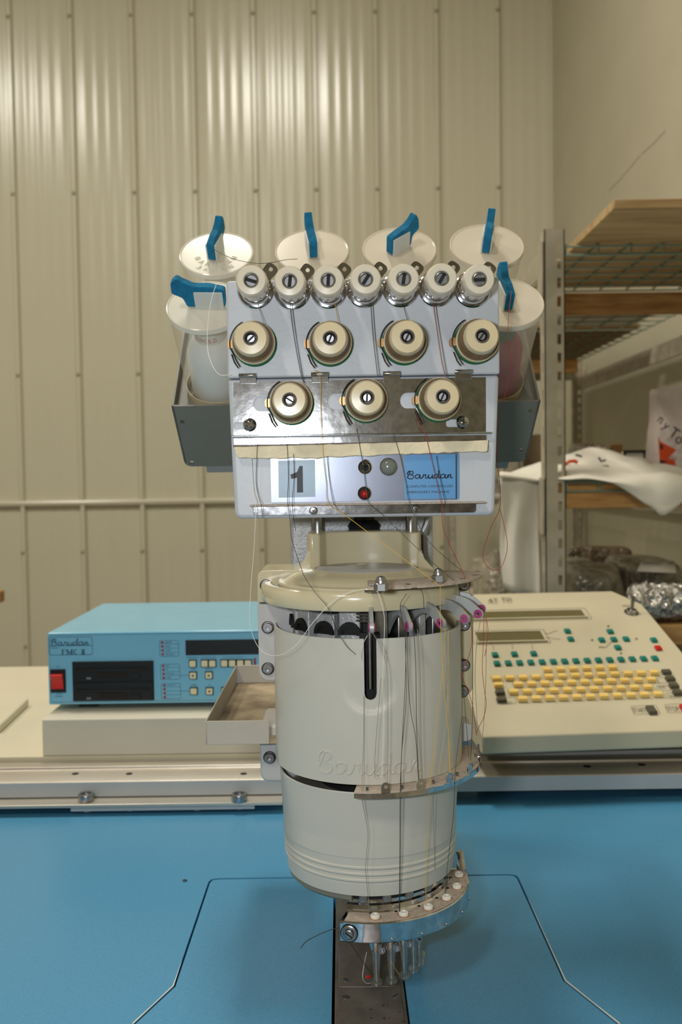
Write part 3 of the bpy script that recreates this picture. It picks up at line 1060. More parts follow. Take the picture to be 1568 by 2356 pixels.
FU = front(YU)
mb = MB()
a, b = uq(70, 352), uq(585, 130)
outline(mb, rrect(a[0], b[0], a[1], b[1], 0.003), 0.0002, 0.0003, FU)
d = uq(75, 243)
mb.tube([FU @ Vector((a[0], d[1], .0002)), FU @ Vector((b[0], d[1], .0002))], 0.0003, 4)
outline(mb, [(UX0 + .004, UZ0 + .004), (UX1 - .004, UZ0 + .004), (UX1 - .004, UZ1 - .003), (UX0 + .004, UZ1 - .003)], 0.0001, 0.00025, FU)
s0, s1 = uq(92, 235), uq(545, 150)
kx, ky = (s1[0] - s0[0]) / 8.45, (s1[1] - s0[1]) / 2.0
script(mb, lambda x, y: FU @ Vector((s0[0] + x * kx, s0[1] + y * ky, 0.0002)), 0.00055)
a, b = uq(90, 275), uq(180, 258); text_fit(mb, 'MODEL', a[0], b[0], a[1], b[1], 0.0003, FU)


def serif(mb, segs, o, sx, sy, M, h=0.0003):
    for x0, y0, x1, y1, wd in segs:
        p0, p1 = Vector((o[0] + x0 * sx, o[1] + y0 * sy)), Vector((o[0] + x1 * sx, o[1] + y1 * sy))
        t = (p1 - p0).normalized(); nn = Vector((-t.y, t.x)) * wd * sx / 2
        mb.add([(*(p0 + nn), h), (*(p0 - nn), h), (*(p1 - nn), h), (*(p1 + nn), h)], [[0, 1, 2, 3]], M)


LT = {'F': [(.28, 0, .28, 1, .22), (.05, .03, .55, .03, .07), (.05, .97, .9, .97, .07), (.28, .52, .7, .52, .07), (.88, .97, .88, .75, .06), (.68, .4, .68, .64, .06)],
      'M': [(.15, 0, .15, 1, .07), (.15, 1, .5, .05, .2), (.5, .05, .85, 1, .07), (.85, 0, .85, 1, .22), (0, .03, .3, .03, .07), (.65, .03, 1.05, .03, .07), (0, .97, .25, .97, .07), (.8, .97, 1.05, .97, .07)],
      'C': [(.75, .85, .45, 1.0, .1), (.5, .98, .2, .8, .16), (.2, .82, .12, .5, .22), (.12, .5, .2, .18, .22), (.2, .2, .5, .02, .16), (.45, 0, .8, .15, .1), (.8, 1, .8, .7, .06)],
      '-': [(.1, .4, .5, .4, .2)],
      'I': [(.3, 0, .3, 1, .24), (.62, 0, .62, 1, .24), (.05, .03, .87, .03, .07), (.05, .97, .87, .97, .07)]}
for ch, cx, wd in (('F', 212, 62), ('M', 272, 78), ('C', 358, 56), ('-', 425, 28), ('I', 450, 58)):
    o = uq(cx, 342); e = uq(cx + wd, 282)
    serif(mb, LT[ch], o, e[0] - o[0], e[1] - o[1], FU)
a, b = uq(155, 500), uq(185, 484); text_fit(mb, 'ON', a[0], b[0], a[1], b[1], 0.0003, FU)
a, b = uq(142, 858), uq(230, 838); text_fit(mb, 'POWER', a[0], b[0], a[1], b[1], 0.0003, FU)
a, b = uq(160, 823), uq(215, 808); text_fit(mb, 'OFF', a[0], b[0], a[1], b[1], 0.0003, FU)
for w_, x0, x1, y in (('ERROR', 205, 288, 208), ('SAVE', 208, 268, 255), ('LOAD', 210, 275, 305), ('MEMORY', 212, 322, 352),
                      ('OUT', 218, 260, 490), ('IN', 218, 238, 535), ('FORMAT', 220, 325, 585), ('COPY', 222, 288, 630),
                      ('A.JUMP', 225, 325, 724), ('DIRECTION', 470, 605, 390), ('PATTERN NO.', 640, 822, 390),
                      ('PATTERN SIZE(%)', 908, 1148, 388), ('JOB', 518, 570, 528), ('INPUT', 692, 785, 526), ('CODE', 520, 585, 720), ('X', 732, 750, 718)):
    a, b = uq2(x0, y), uq2(x1, y - 19)
    text_fit(mb, w_, a[0], b[0], a[1], b[1], 0.0003, FU)
for x0, x1, y0, y1, rows_ in ((145, 370, 175, 368, (220, 270, 320)), (155, 382, 458, 645, (502, 552, 596)), (165, 390, 690, 878, (735, 783, 830))):
    a, b = uq2(x0, y1), uq2(x1, y0)
    outline(mb, rrect(a[0], b[0], a[1], b[1], 0.0025), 0.0002, 0.00022, FU)
    for y in rows_:
        c = uq2(x0 + 45, y)
        mb.tube([FU @ Vector((c[0], c[1], .0002)), FU @ Vector((b[0], c[1], .0002))], 0.00018, 4)
for y, x0, x1 in ((596, 382, 495), (783, 390, 505)):
    a, b = uq2(x0, y), uq2(x1, y)
    mb.tube([FU @ Vector((a[0], a[1], .0002)), FU @ Vector((b[0], a[1], .0002))], 0.00022, 4)
mb.build('printed_legend', MT['printb'], un)

led = MB(FRONT0).lathe([(0.0017, 0), (0.0017, 0.0008), (0.001, 0.0016), (0, 0.0018)], None, 10).mesh('indicator', MT['redled'])[0]
for x, ys_ in ((172, (200, 245, 293, 340)), (185, (482, 527, 576, 622)), (197, (715, 760, 808, 855)), (1285, (400, 430, 460))):
    for y in ys_:
        c = uq2(x + (y - ys_[0]) * 0.05, y)
        mk('indicator', led, (c[0], YU, c[1]), un)
# buttons
for cx, cy, dot in ((540, 452, 0), (683, 450, 0), (777, 450, 0), (920, 448, 0), (1015, 448, 0), (1112, 448, 0), (1205, 448, 0), (545, 594, 1), (735, 592, 1),
                    (553, 782, 0), (742, 782, 1), (930, 780, 0)):
    a, b = uq2(cx - 47, cy + 47), uq2(cx + 47, cy - 47)
    fr_ = MB(FU).prism([a, (b[0], a[1]), b, (a[0], b[1])], -0.001, 0.0008).build('button', MT['black'], un)
    i_ = 0.0012
    mbk = MB(FU).prism(rrect(a[0] + i_, b[0] - i_, a[1] + i_, b[1] - i_, 0.0008, 2), 0.0006, 0.0035)
    mbk.build('cap', MT['ivorykey'], fr_, 0.0004)
    if dot:
        MB(FU).prism(circ((a[0] + b[0]) / 2, (a[1] + b[1]) / 2, 0.0014, 12), 0.0035, 0.0037).build('dot', MT['ink'], fr_)
# display window
a, b = uq2(455, 353), (UX1 - 0.012, uq2(455, 172)[1])
MB(FU).prism([a, (b[0], a[1]), b, (a[0], b[1])], -0.0008, 0.0006).build('display', MT['black'], un)
# floppy drives
a, b = uq(358, 905), uq(1322, 417)
MB(FU).prism([a, (b[0], a[1]), b, (a[0], b[1])], -0.001, 0.0008).build('drive_bay', MT['black'], un)
for y0, y1 in ((660, 422), (900, 674)):
    a, b = uq(368, y0), uq(1318, y1)
    W_, H_ = b[0] - a[0], b[1] - a[1]
    dr_ = MB(FU)
    dr_.plate([a, (b[0], a[1]), b, (a[0], b[1])], [[(a[0] + W_ * u, a[1] + H_ * v) for u, v in ((.04, .58), (.96, .58), (.96, .74), (.04, .74))]], 0.0, 0.0026)
    dv = dr_.build('floppy_drive', MT['black'], un, 0.0004)
    MB(FU).prism([(a[0] + W_ * .03, a[1] + H_ * .55), (a[0] + W_ * .97, a[1] + H_ * .55), (a[0] + W_ * .97, a[1] + H_ * .77), (a[0] + W_ * .03, a[1] + H_ * .77)], 0.0002, 0.0005).build('disk_slot', MT['dark'], dv)
    MB(FU).prism([(a[0] + W_ * u, a[1] + H_ * v) for u, v in ((.315, .16), (.67, .16), (.67, .45), (.315, .45))], 0.0026, 0.0036).build('finger_recess', MT['wire'], dv)
    MB(FU).prism([(a[0] + W_ * u, a[1] + H_ * v) for u, v in ((.72, .10), (.84, .10), (.84, .32), (.72, .32))], 0.0026, 0.0045).build('eject_button', MT['black'], dv, 0.0003)
    MB(FU).prism([(a[0] + W_ * u, a[1] + H_ * v) for u, v in ((.165, .09), (.22, .09), (.22, .2), (.165, .2))], 0.0026, 0.003).build('drive_lamp', MT['grey'], dv)
    MB(FU).prism([(a[0] + W_ * u, a[1] + H_ * v) for u, v in ((.04, .50), (.31, .50), (.31, .56), (.04, .56))], 0.0026, 0.0034).build('slot_lip', MT['wire'], dv)
    MB(FU).prism([(a[0] + W_ * u, a[1] + H_ * v) for u, v in ((.69, .50), (.96, .50), (.96, .56), (.69, .56))], 0.0026, 0.0034).build('slot_lip', MT['wire'], dv)
# power switch
a, b = uq(90, 800), uq(265, 520)
sw = MB(FU).prism([a, (b[0], a[1]), b, (a[0], b[1])], -0.0005, 0.0022).build('power_switch', MT['black'], un, 0.0004)
c, d = uq(105, 755), uq(245, 572)
mb = MB(frame((0, 0, 0), -YA, ZA, XA))
h = -YU
mb.prism([(h, c[1]), (h + 0.0035, c[1]), (h + 0.0045, (c[1] + d[1]) / 2), (h + 0.0105, d[1] - 0.001), (h + 0.009, d[1]), (h, d[1])], c[0], d[0])
mb.build('rocker', MT['red'], sw, 0.0005)

# ================================================================== keyboard console
O = P(1109, 1692, 1.09)
YAW = math.radians(3.6)
SL = math.radians(18.3)
ex = Vector((math.cos(YAW), math.sin(YAW), 0))
ed = Vector((-math.sin(YAW), math.cos(YAW), 0))
ey = ed * math.cos(SL) + ZA * math.sin(SL)
ez = ex.cross(ey)
KF = frame(O, ex, ey, ez)
KI = KF.inverted()


def kq(px, py):
    p = KI @ PPL(px, py, O, ez)
    return (p.x, p.y)


def kc(cx, cy):       # crop coordinates of region (1040,1340) at 2.9697x
    return kq(1040 + cx / 2.9697, 1340 + cy / 2.9697)


UR = kq(1525, 1448)[0]
VL = kq(1300, 1393)[1]
con = thing('keyboard_console', 'cream sloped keyboard console with yellow and teal keys and small displays', 'console', O + ex * UR / 2 + ed * 0.2 - ZA * 0.023)
dd, zz = VL * math.cos(SL), VL * math.sin(SL)
prof = [(0.002, -0.023), (0, -0.021), (0, -0.002), (0.003, 0.0005), (dd, zz), (dd + 0.13, zz + 0.004), (dd + 0.13, -0.023)]
# front profile extruded, back right corner cut
KB = frame(O, ed, ZA, ex)
mb = MB(KB)
n = len(prof)
ends = []
for u in (0.0, UR):
    ends.append([(d_, z_ - 0.0006, u) for d_, z_ in prof])
mb.add(ends[0] + ends[1], [list(range(n))[::-1], list(range(n, 2 * n))] + [[i, (i + 1) % n, n + (i + 1) % n, n + i] for i in range(n)])
body = mb.build('case', MT['console'], con, 0.003, 25)
mb = MB(frame(O, ex, ed, ZA))
zb_ = TZ + 0.040 - O.z
for u in (0.03, UR - 0.06):
    for d_ in (0.10, dd + 0.08):
        MB(frame(O, ex, ed, ZA)).box(u, u + 0.03, d_, d_ + 0.03, zb_, -0.022).build('rubber_foot', MT['black'], con)
# key meshes
def keymesh(w_, h_, t, m):
    mb = MB()
    mb.prism([(-w_ / 2, -h_ / 2), (w_ / 2, -h_ / 2), (w_ / 2, h_ / 2), (-w_ / 2, h_ / 2)], 0, t, None,
             [(-w_ * .46, -h_ * .42), (w_ * .46, -h_ * .42), (w_ * .46, h_ * .46), (-w_ * .46, h_ * .46)])
    return mb.mesh('key', m, 30)[0]


KR = KF.to_3x3().to_euler()
KT, KY, KG, KRD = (keymesh(0.0086, 0.0095, 0.0035, MT['teal']), keymesh(0.0122, 0.0085, 0.0042, MT['yellow']),
                   keymesh(0.0122, 0.0085, 0.0042, MT['greykey']), keymesh(0.0088, 0.0098, 0.0035, MT['red']))
dotm = MB().prism(circ(0, 0, 0.0010, 8), 0.0035, 0.0037).mesh('dot', MT['ink'])[0]


def key(me, cx, cy, nm='key', dot=False, t=0.0035):
    # pixel positions are those of the key tops
    p = KI @ PPL(1040 + cx / 2.9697, 1340 + cy / 2.9697, O + ez * t, ez)
    w_ = KF @ Vector((p.x, p.y, 0))
    k = mk(nm, me, w_, con, KR)
    if dot:
        mk('dot', dotm, w_, k, KR)
    return k


for i in range(15):
    key(KT, 306 + i * 77, 545 - i * 2.5, dot=True)
for cx, cy, d_ in ((293, 486, 1), (425, 481, 1), (556, 477, 1), (787, 324, 1), (809, 378, 1), (1079, 327, 0), (1021, 384, 0), (1104, 381, 1), (1188, 378, 0), (1131, 436, 0), (1377, 385, 1)):
    key(KT, cx, cy, dot=bool(d_))
key(KRD, 1407, 440, dot=True)
for i in range(6):
    key(KY, 649 + i * 88.8, 588 - i * 3)
for i in range(13):
    key(KY, 303 + i * 89.5, 648 - i * 3.3)
key(KY, 315, 693)
for i in range(11):
    key(KY, 451 + i * 90.7, 688 - i * 3.2)
    key(KY, 420 + i * 91.4, 740 - i * 3.3)
    key(KY, 481 + i * 92.3, 788 - i * 3.3)
for cx, cy in ((327, 744), (338, 793), (1463, 605), (1489, 651), (1514, 699), (1540, 746)):
    key(KG, cx, cy)
kb = keymesh(0.0105, 0.0155, 0.004, MT['greykey'])
kr = keymesh(0.0105, 0.0155, 0.004, MT['red'])
key(kb, 1361, 862, t=0.004)
key(kr, 1592, 852, t=0.004)

# displays
def lcd(c, inset=0.001):
    pts = [kc(*p) for p in c]
    x0, x1 = pts[0][0], pts[2][0]
    y0, y1 = min(pts[3][1], pts[2][1]), max(pts[0][1], pts[1][1])
    x0, x1 = min(p[0] for p in pts), max(p[0] for p in pts)
    b_ = MB(KF)
    b_.plate([(x0 - .003, y0 - .003), (x1 + .003, y0 - .003), (x1 + .003, y1 + .003), (x0 - .003, y1 + .003)],
             [[(x0, y0), (x1, y0), (x1, y1), (x0, y1)]], 0.0, 0.0022)
    o_ = b_.build('display_bezel', MT['console'], con, 0.0008)
    MB(KF).prism([(x0, y0), (x1, y0), (x1, y1), (x0, y1)], 0.0001, 0.0006).build('display', MT['lcd'], o_)
    return x0, x1, y0, y1


D_1 = lcd(((40, 218), (880, 192), (893, 236), (50, 254)))
D_2 = lcd(((178, 350), (600, 337), (606, 397), (180, 410)))
mb = MB()


def kline(pts, r=0.0003):
    mb.tube([KF @ Vector((x, y, 0.0003)) for x, y in pts], r, 4)


for D_, e in ((D_1, 0.008), (D_2, 0.007)):
    pl_ = rrect(D_[0] - e, D_[1] + e, D_[2] - e, D_[3] + e, 0.005)
    kline(pl_ + [pl_[0]])
for pts in (((628, 350), (660, 350), (690, 335), (720, 332)), ((628, 378), (665, 378), (700, 387), (740, 388)), ((275, 420), (283, 465)), ((407, 418), (412, 460)),
            ((540, 416), (548, 458)), ((1085, 405), (1045, 446), (1000, 446))):
    kline([kc(*p) for p in pts])


def ktext(s, x0, x1, y0, y1):
    a, b, c_ = kc(x0, y1), kc(x1, y1 - (x1 - x0) * .036), kc(x0, y0)
    vs, fs = text2d(s)
    mb.add([(a[0] + (b[0] - a[0]) * u, a[1] + (c_[1] - a[1]) * v, 0.0003) for u, v in vs], fs, KF)


ktext('START', 1240, 1330, 858, 888)
ktext('STOP', 1474, 1556, 848, 878)
ktext('ENT', 1416, 1462, 708, 725)
ktext('SPACE', 1485, 1560, 770, 785)
ktext('SELECT', 335, 415, 815, 830)
ktext('ORG', 1000, 1040, 435, 445)
ktext('SPEED', 1165, 1222, 155, 166)
for pl_ in (((1218, 847), (1388, 838), (1418, 893), (1240, 903)), ((1448, 835), (1620, 826), (1640, 882), (1468, 891)), ((1390, 708), (1476, 704), (1496, 737), (1405, 740)),
            ((1458, 757), (1560, 752), (1580, 788), (1478, 793)), ((1395, 655), (1460, 650), (1480, 685), (1412, 690)), ((296, 790), (425, 785), (436, 826), (308, 832))):
    pp = [kc(*p) for p in pl_]
    pp = rpoly(pp, 0.002, 2)
    kline(pp + [pp[0]], 0.00022)
for i in range(13):
    c_ = kc(303 + i * 89.5, 655 - i * 3.3)
    pp = rrect(c_[0] - 0.0076, c_[0] + 0.0076, c_[1] - 0.010, c_[1] + 0.0055, 0.0015, 2)
    kline(pp + [pp[0]], 0.00016)
for i in range(11):
    for x0_, dx, y0_ in ((451, 90.7, 694), (420, 91.4, 746), (481, 92.3, 795)):
        c_ = kc(x0_ + i * dx, y0_ - i * 3.2)
        pp = rrect(c_[0] - 0.0078, c_[0] + 0.0078, c_[1] - 0.011, c_[1] + 0.0055, 0.0015, 2)
        kline(pp + [pp[0]], 0.00016)
for tri in (((1055, 303), (1075, 303), (1064, 290)), ((942, 393), (960, 386), (960, 400)), ((1267, 384), (1250, 377), (1250, 391)), ((1140, 480), (1160, 480), (1150, 492))):
    mb.add([(*kc(*p), 0.0003) for p in tri], [[0, 1, 2]], KF)
mb.build('printed_legend', MT['print'], con, kind='stuff')
# name on the flat rear part
mb = MB()
zr = (KB @ Vector((dd + 0.02, zz + 0.0035, 0))).z
for s_, x0, x1, y in (('AT', 1122, 1144, 1384), ('TO', 1152, 1176, 1382)):
    a, b, t_ = PZ(x0, y, zr + .001), PZ(x1, y, zr + .001), PZ(x0, y - 7, zr + .001)
    vs, fs = text2d(s_)
    mb.add([a + (b - a) * u + (t_ - a) * v for u, v in vs], fs)
mb.build('printed_name', MT['print'], con, solid=0.0006)
# toggle switch
tq = kc(1222, 205)
tg = MB(KF)
tg.lathe([(0.011, 0), (0.011, 0.0012), (0.008, 0.002), (0.0075, 0.005), (0.005, 0.006), (0, 0.006)], Matrix.Translation((tq[0], tq[1], 0)), 20)
tgo = tg.build('toggle_switch', MT['chromed'], con)
MB().cyl(KF @ Vector((tq[0], tq[1], 0.004)), KF @ Vector((tq[0] + 0.0035, tq[1] + 0.008, 0.024)), 0.0024, 0.0036, 14).build('toggle_lever', MT['chromed'], tgo)

# ================================================================== embroidery head
YC = 0.735
XC = P(848, 1750, YC).x
HF = frame((XC, YC, 0), -YA, XA, ZA)              # azimuth 0 = towards the camera, positive = to the right
AX = Vector((XC, YC, 0))
RD = math.radians


def hz(py, Y, px=848):
    return P(px, py, Y).z


def azp(r, az, z):
    return Vector((XC + r * math.sin(RD(az)), YC - r * math.cos(RD(az)), z))


def PR(px, py, r):
    d = ray(px, py)
    o = Vector((CAMP.x - XC, CAMP.y - YC))
    v = Vector((d.x, d.y))
    a, b, c = v.dot(v), 2 * o.dot(v), o.dot(o) - r * r
    disc = b * b - 4 * a * c
    t = (-b - math.sqrt(disc)) / (2 * a) if disc > 0 else -b / (2 * a)
    return CAMP + d * t


hd = thing('embroidery_machine', 'single cream and grey embroidery machine head with tension panel and needle ring', 'embroidery machine', (XC, 0.97, TZ))

# ---- column and arm that carry it
MB().box(XC - 0.045, XC + 0.045, 0.925, 1.02, TZ, 1.08).build('column', MT['flange'], hd, 0.004)
c0, c1 = P(668, 1250, 0.812).x, P(996, 1250, 0.812).x
MB().box(c0, c1, 0.812, 0.85, 0.92, 1.27).build('cast_frame', MT['cast'], hd, 0.003)
MB().box(c0 + 0.02, c1 - 0.02, 0.85, 0.93, 0.95, 1.10).build('arm', MT['flange'], hd, 0.004)

# ---- side flanges left and right of the drum
YFL = 0.742


def fl(name, pts, m, rr, y0=YFL, y1=YFL + 0.055, bev=0.0025):
    poly = rpoly([q(x, y, YFL) for x, y in pts], rr, 5)
    return MB(FRONT0).prism(poly, -y1, -y0).build(name, m, hd, bev, seg=3)


fl('flange', [(592, 1313), (760, 1311), (760, 1386), (592, 1386)], MT['cream'], [0.006, 0, 0, 0.001])
fl('flange', [(592, 1390), (700, 1390), (700, 1566), (596, 1566)], MT['flange'], [0.001, 0, 0, 0.009])
fl('flange', [(596, 1667), (700, 1667), (700, 1800), (599, 1800)], MT['flange'], [0.006, 0, 0, 0.008])
fl('flange', [(950, 1330), (1090, 1330), (1088, 1600), (950, 1600)], MT['cream'], [0, 0.006, 0.008, 0])
fl('housing', [(640, 1395), (1058, 1390), (1056, 1790), (644, 1795)], MT['flange'], [0.002] * 4, YFL + 0.012, YFL + 0.062)
# white lug at the right of the drum
fl('side_lug', [(1060, 1660), (1084, 1664), (1083, 1700), (1060, 1704)], MT['flange'], [0.001, 0.003, 0.003, 0.001], YFL - 0.004, YFL + 0.02, 0.0015)
hexs = MB(FRONT0)
hexs.lathe([(0, 0), (0.0052, 0), (0.0052, 0.0006), (0.0042, 0.0007), (0.0042, 0.0030), (0.0036, 0.0036), (0.0018, 0.0036), (0.0016, 0.0014), (0, 0.0014)], None, 24)
hexm = hexs.mesh('cap_screw', MT['steel'])[0]
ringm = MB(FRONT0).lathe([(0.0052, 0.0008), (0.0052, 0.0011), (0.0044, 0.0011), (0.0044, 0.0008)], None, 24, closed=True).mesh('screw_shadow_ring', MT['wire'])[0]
for px, py in ((612, 1347), (616, 1443), (616, 1538), (620, 1742), (1066, 1345), (1066, 1437), (1066, 1530), (1063, 1590), (1062, 1676)):
    x, z = q(px, py, YFL)
    s_ = mk('cap_screw', hexm, (x, YFL - (0.0045 if px > 1062 and py == 1676 else 0), z), hd)
    mk('shade_ring', ringm, (x, YFL - (0.0045 if px > 1062 and py == 1676 else 0), z), s_)  # dark ring painted in as the shade around the screw head

# ---- parts tray on the left
TYf, TYb = 0.722, 0.935
tz1 = P(560, 1657, TYf).z
tx0 = P(475, 1657, TYf).x
tx1 = P(640, 1657, YFL).x
tzb = P(560, 1712, TYf).z
t_ = 0.0012
tray = MB().box(tx0, tx1 + 0.01, TYf, TYb, tzb, tzb + t_).build('parts_tray', MT['traydirt'], hd)
MB().box(tx0, tx1 - 0.006, TYf - t_, TYf, tzb, tz1).build('tray_wall', MT['tray'], tray, 0.0005)
MB().box(tx0 - t_, tx0, TYf - t_, TYb, tzb, tz1).build('tray_wall', MT['tray'], tray, 0.0005)
MB().box(tx0, tx1 + 0.01, TYb, TYb + t_, tzb, tz1).build('tray_wall', MT['tray'], tray, 0.0005)

# ---- neck: coved back wall with two cheeks, round boss in front
YN = 0.776
zn1 = hz(1222, YN)
zd = hz(1317, 0.696)
zc1 = hz(1362, 0.657)
nx0, nx1 = P(706, 1240, 0.755).x, P(969, 1240, 0.755).x
mb = MB(frame((0, 0, 0), XA, YA, ZA))
cove = [(nx0 + 0.0105 + (nx1 - nx0 - 0.021) * k / 16, 0.752 + (YN - 0.752) * min(1, math.sin(PI * k / 16) ** 0.25 if 0 < k < 16 else 0)) for k in range(17)]
foot = [(x if 0 < i < 16 else x, y) for i, (x, y) in enumerate(cove)]
mb.prism([(nx0, 0.800), (nx0, 0.757), (nx0 + 0.003, 0.751)] + cove + [(nx1 - 0.003, 0.751), (nx1, 0.757), (nx1, 0.800)], zd - 0.004, zn1)
neck = mb.build('neck', MT['cream'], hd, 0.0015, seg=3)
# flared foot of the cheeks
for sx in (-1, 1):
    xo = nx0 if sx < 0 else nx1
    MB(frame((0, 0, 0), XA, ZA, -YA)).prism([(xo - sx * 0.010, zd + 0.012), (xo, zd + 0.012), (xo + sx * 0.002, zd + 0.005), (xo + sx * 0.009, zd - 0.003), (xo + sx * 0.012, zd - 0.008), (xo - sx * 0.010, zd - 0.008)],
                                            -0.799, -0.752).build('neck_foot', MT['cream'], neck, 0.001)
prof = [(0.0415, zd - 0.0002), (0.043, zd - 0.0008), (0.052, zd - 0.0026), (0.060, zd - 0.0050), (0.0645, zd - 0.0074), (0.0665, zd - 0.0088), (0.0705, zd - 0.0090),
        (0.0715, zd - 0.0102), (0.0715, zc1 - 0.004), (0, zc1 - 0.004), (0, zd - 0.0002)]
MB(HF).lathe(prof, None, 72).build('shoulder', MT['cream'], hd)
MB(HF).lathe([(0, zd + 0.0002), (0.0395, zd + 0.0002), (0.0410, zd - 0.0003), (0.0410, zd - 0.001), (0, zd - 0.001)], None, 48).build('shoulder_disc', MT['flange'], hd)
pl_ = PZ(832, 1299, zd)
MB().lathe([(0, 0.0008), (0.0030, 0.0008), (0.0044, 0), (0.0044, -0.001), (0, -0.001)], Matrix.Translation((pl_.x, pl_.y, zd + 0.0003)), 20).build('oil_plug', MT['knoby'], hd)
# rods and joint in the gap under the panel
for px, wpx, m in ((730, 30, 'steel'), (945, 26, 'steel')):
    p = P(px, 1208, 0.801)
    r_ = wpx / 2 * 0.80 / F
    MB().cyl((p.x, 0.803, zn1 - 0.01), (p.x, 0.803, 1.20), r_, n=24).build('rod', MT[m], hd)
p = P(838, 1210, 0.802)
mb = MB().lathe([(0, 0), (0.013, 0), (0.015, 0.006), (0.012, 0.010), (0.009, 0.011), (0.009, 0.03), (0, 0.03)], Matrix.Translation((p.x, 0.812, zn1 - 0.003)), 24)
mb.build('drive_joint', MT['black'], hd)
MB(FRONT0).prism([q(x, y, 0.765) for x, y in ((978, 1190), (990, 1192), (986, 1206), (975, 1230), (967, 1222), (974, 1206))], -0.772, -0.765).build('latch', MT['steel'], hd, 0.001)
MB(FRONT0).prism([q(x, y, 0.77) for x, y in ((965, 1225), (973, 1232), (975, 1305), (967, 1305))], -0.774, -0.770).build('latch_strip', MT['wire'], hd)

# ---- cap ring of the drum
zc0 = hz(1408, 0.655)
RC = 0.0795
prof = [(0.0722, zc1 - 0.0005), (0.0765, zc1 - 0.0002), (0.0788, zc1 - 0.0022), (RC, zc1 - 0.005), (RC, zc0 + 0.002), (RC - 0.0012, zc0), (0.071, zc0), (0.0705, zc1 - 0.003)]
MB(frame((XC - 0.0055, YC, 0), -YA, XA, ZA)).lathe(prof, None, 120, RD(-118), RD(118), closed=True).build('cap_ring', MT['cream'], hd)
# plate under the cap, dark core and inner works
MB(HF).lathe([(0, zc0 + 0.003), (0.070, zc0 + 0.003), (0.070, zc0 + 0.0015), (0, zc0 + 0.0015)], None, 64).build('cap_underside', MT['black'], hd)
zsb = hz(1806, 0.66)
MB(HF).lathe([(0, zc0 + 0.001), (0.040, zc0 + 0.001), (0.040, zsb - 0.02), (0, zsb - 0.02)], None, 48).build('inner_core', MT['dark'], hd)
for a0, a1, rr, z1, z0, m in ((-24, -7, 0.056, zc0 - 0.003, zc0 - 0.05, 'cast'), (-44, -27, 0.058, zc0 - 0.006, zc0 - 0.05, 'cast'), (-66, -50, 0.060, zc0 - 0.002, zc0 - 0.05, 'cast'),
                              (-90, -72, 0.060, zc0 - 0.001, zc0 - 0.05, 'flange'), (4, 14, 0.058, zc0 - 0.001, zc0 - 0.05, 'steel'), (22, 30, 0.058, zc0 - 0.001, zc0 - 0.05, 'steel'),
                              (40, 47, 0.060, zc0 - 0.001, zc0 - 0.05, 'cast'), (57, 64, 0.060, zc0 - 0.001, zc0 - 0.05, 'steel')):
    MB(HF).lathe([(0.041, z0), (rr, z0), (rr, z1), (0.041, z1)], None, 6, RD(a0), RD(a1), closed=True).build('needle_bar_block', MT[m], hd, 0.001)
for a, r_ in ((-35, 0.0585), (-58, 0.0605), (-15, 0.0565), (-81, 0.0605)):
    c = azp(r_, a, zc0 - 0.017)
    n_ = (c - azp(0, 0, zc0 - 0.017)).normalized()
    M = frame(c, ZA.cross(n_), ZA, n_)
    mb = MB(M)
    outer = [(0.009 * math.cos(t), 0.010 * math.sin(t) - 0.004) for t in [PI * k / 10 for k in range(11)]]
    inner_ = [(0.0055 * math.cos(t), 0.006 * math.sin(t) - 0.004) for t in [PI * k / 10 for k in range(11)]]
    mb.prism(outer + inner_[::-1], 0, 0.002)
    mb.prism([(x, y) for x, y in inner_], -0.0005, 0.0004)
    mb.build('slot_guide', MT['dark'], hd)
cs = azp(0.050, -4, zc0)
mb = MB()
sp = [Vector((cs.x + 0.0075 * math.cos(t), cs.y + 0.0075 * math.sin(t), zc0 - 0.001 - t * 0.0004)) for t in [k * PI / 8 for k in range(0, 72)]]
mb.tube(sp, 0.0009, 6)
mb.build('spring', MT['gunm'], hd)

# ---- upper shell with slot
RS, TH = 0.0752, 0.0018
zs1_, zs0_ = hz(1470, 0.66), hz(1806, 0.66)
sw_ = 0.0046
zslot = hz(1612, 0.66) + sw_
azs = math.degrees(math.asin(sw_ / RS))


def disp(az, z):
    x = RS * RD(az)
    # shallow thumb recess around the end of the slot
    cz = zslot + 0.006
    rr = math.hypot(x, (z - cz) * 0.95 if z < cz else (z - cz) * 0.35)
    t = max(0, min(1, (0.0205 - rr) / 0.004))
    t = t * t * (3 - 2 * t)
    fade = max(0, min(1, (cz + 0.012 - z) / 0.02))
    return -0.0016 * t * fade


def shell_part(mb, azl, ztops, rows=56):
    out, inn = [], []
    for az, zt_ in zip(azl, ztops):
        co, ci = [], []
        for k in range(rows + 1):
            z = zt_ + (zs0_ - zt_) * k / rows
            d_ = disp(az, z)
            co.append(azp(RS + d_, az, z)); ci.append(azp(RS - TH + d_, az, z))
        out.append(co); inn.append(ci)
    b = len(mb.v)
    mb.grid(out); mb.grid(inn)
    n = len(azl)
    top = [[c[0] for c in out], [c[0] for c in inn]]
    bot = [[c[-1] for c in out], [c[-1] for c in inn]]
    mb.grid(top); mb.grid(bot)
    mb.grid([out[0], inn[0]]); mb.grid([out[-1], inn[-1]])


mb = MB()
left_ = [-125 + (125 - azs) * k / 60 for k in range(61)]
shell_part(mb, left_, [zs1_] * 61)
shell_part(mb, [-a for a in left_[::-1]], [zs1_] * 61)
mids = [-azs + 2 * azs * k / 12 for k in range(13)]
shell_part(mb, mids, [zslot - math.sqrt(max(0, sw_ ** 2 - (RS * math.sin(RD(a))) ** 2)) for a in mids])
shell = mb.build('upper_shell', MT['shell'], hd, smooth=50)
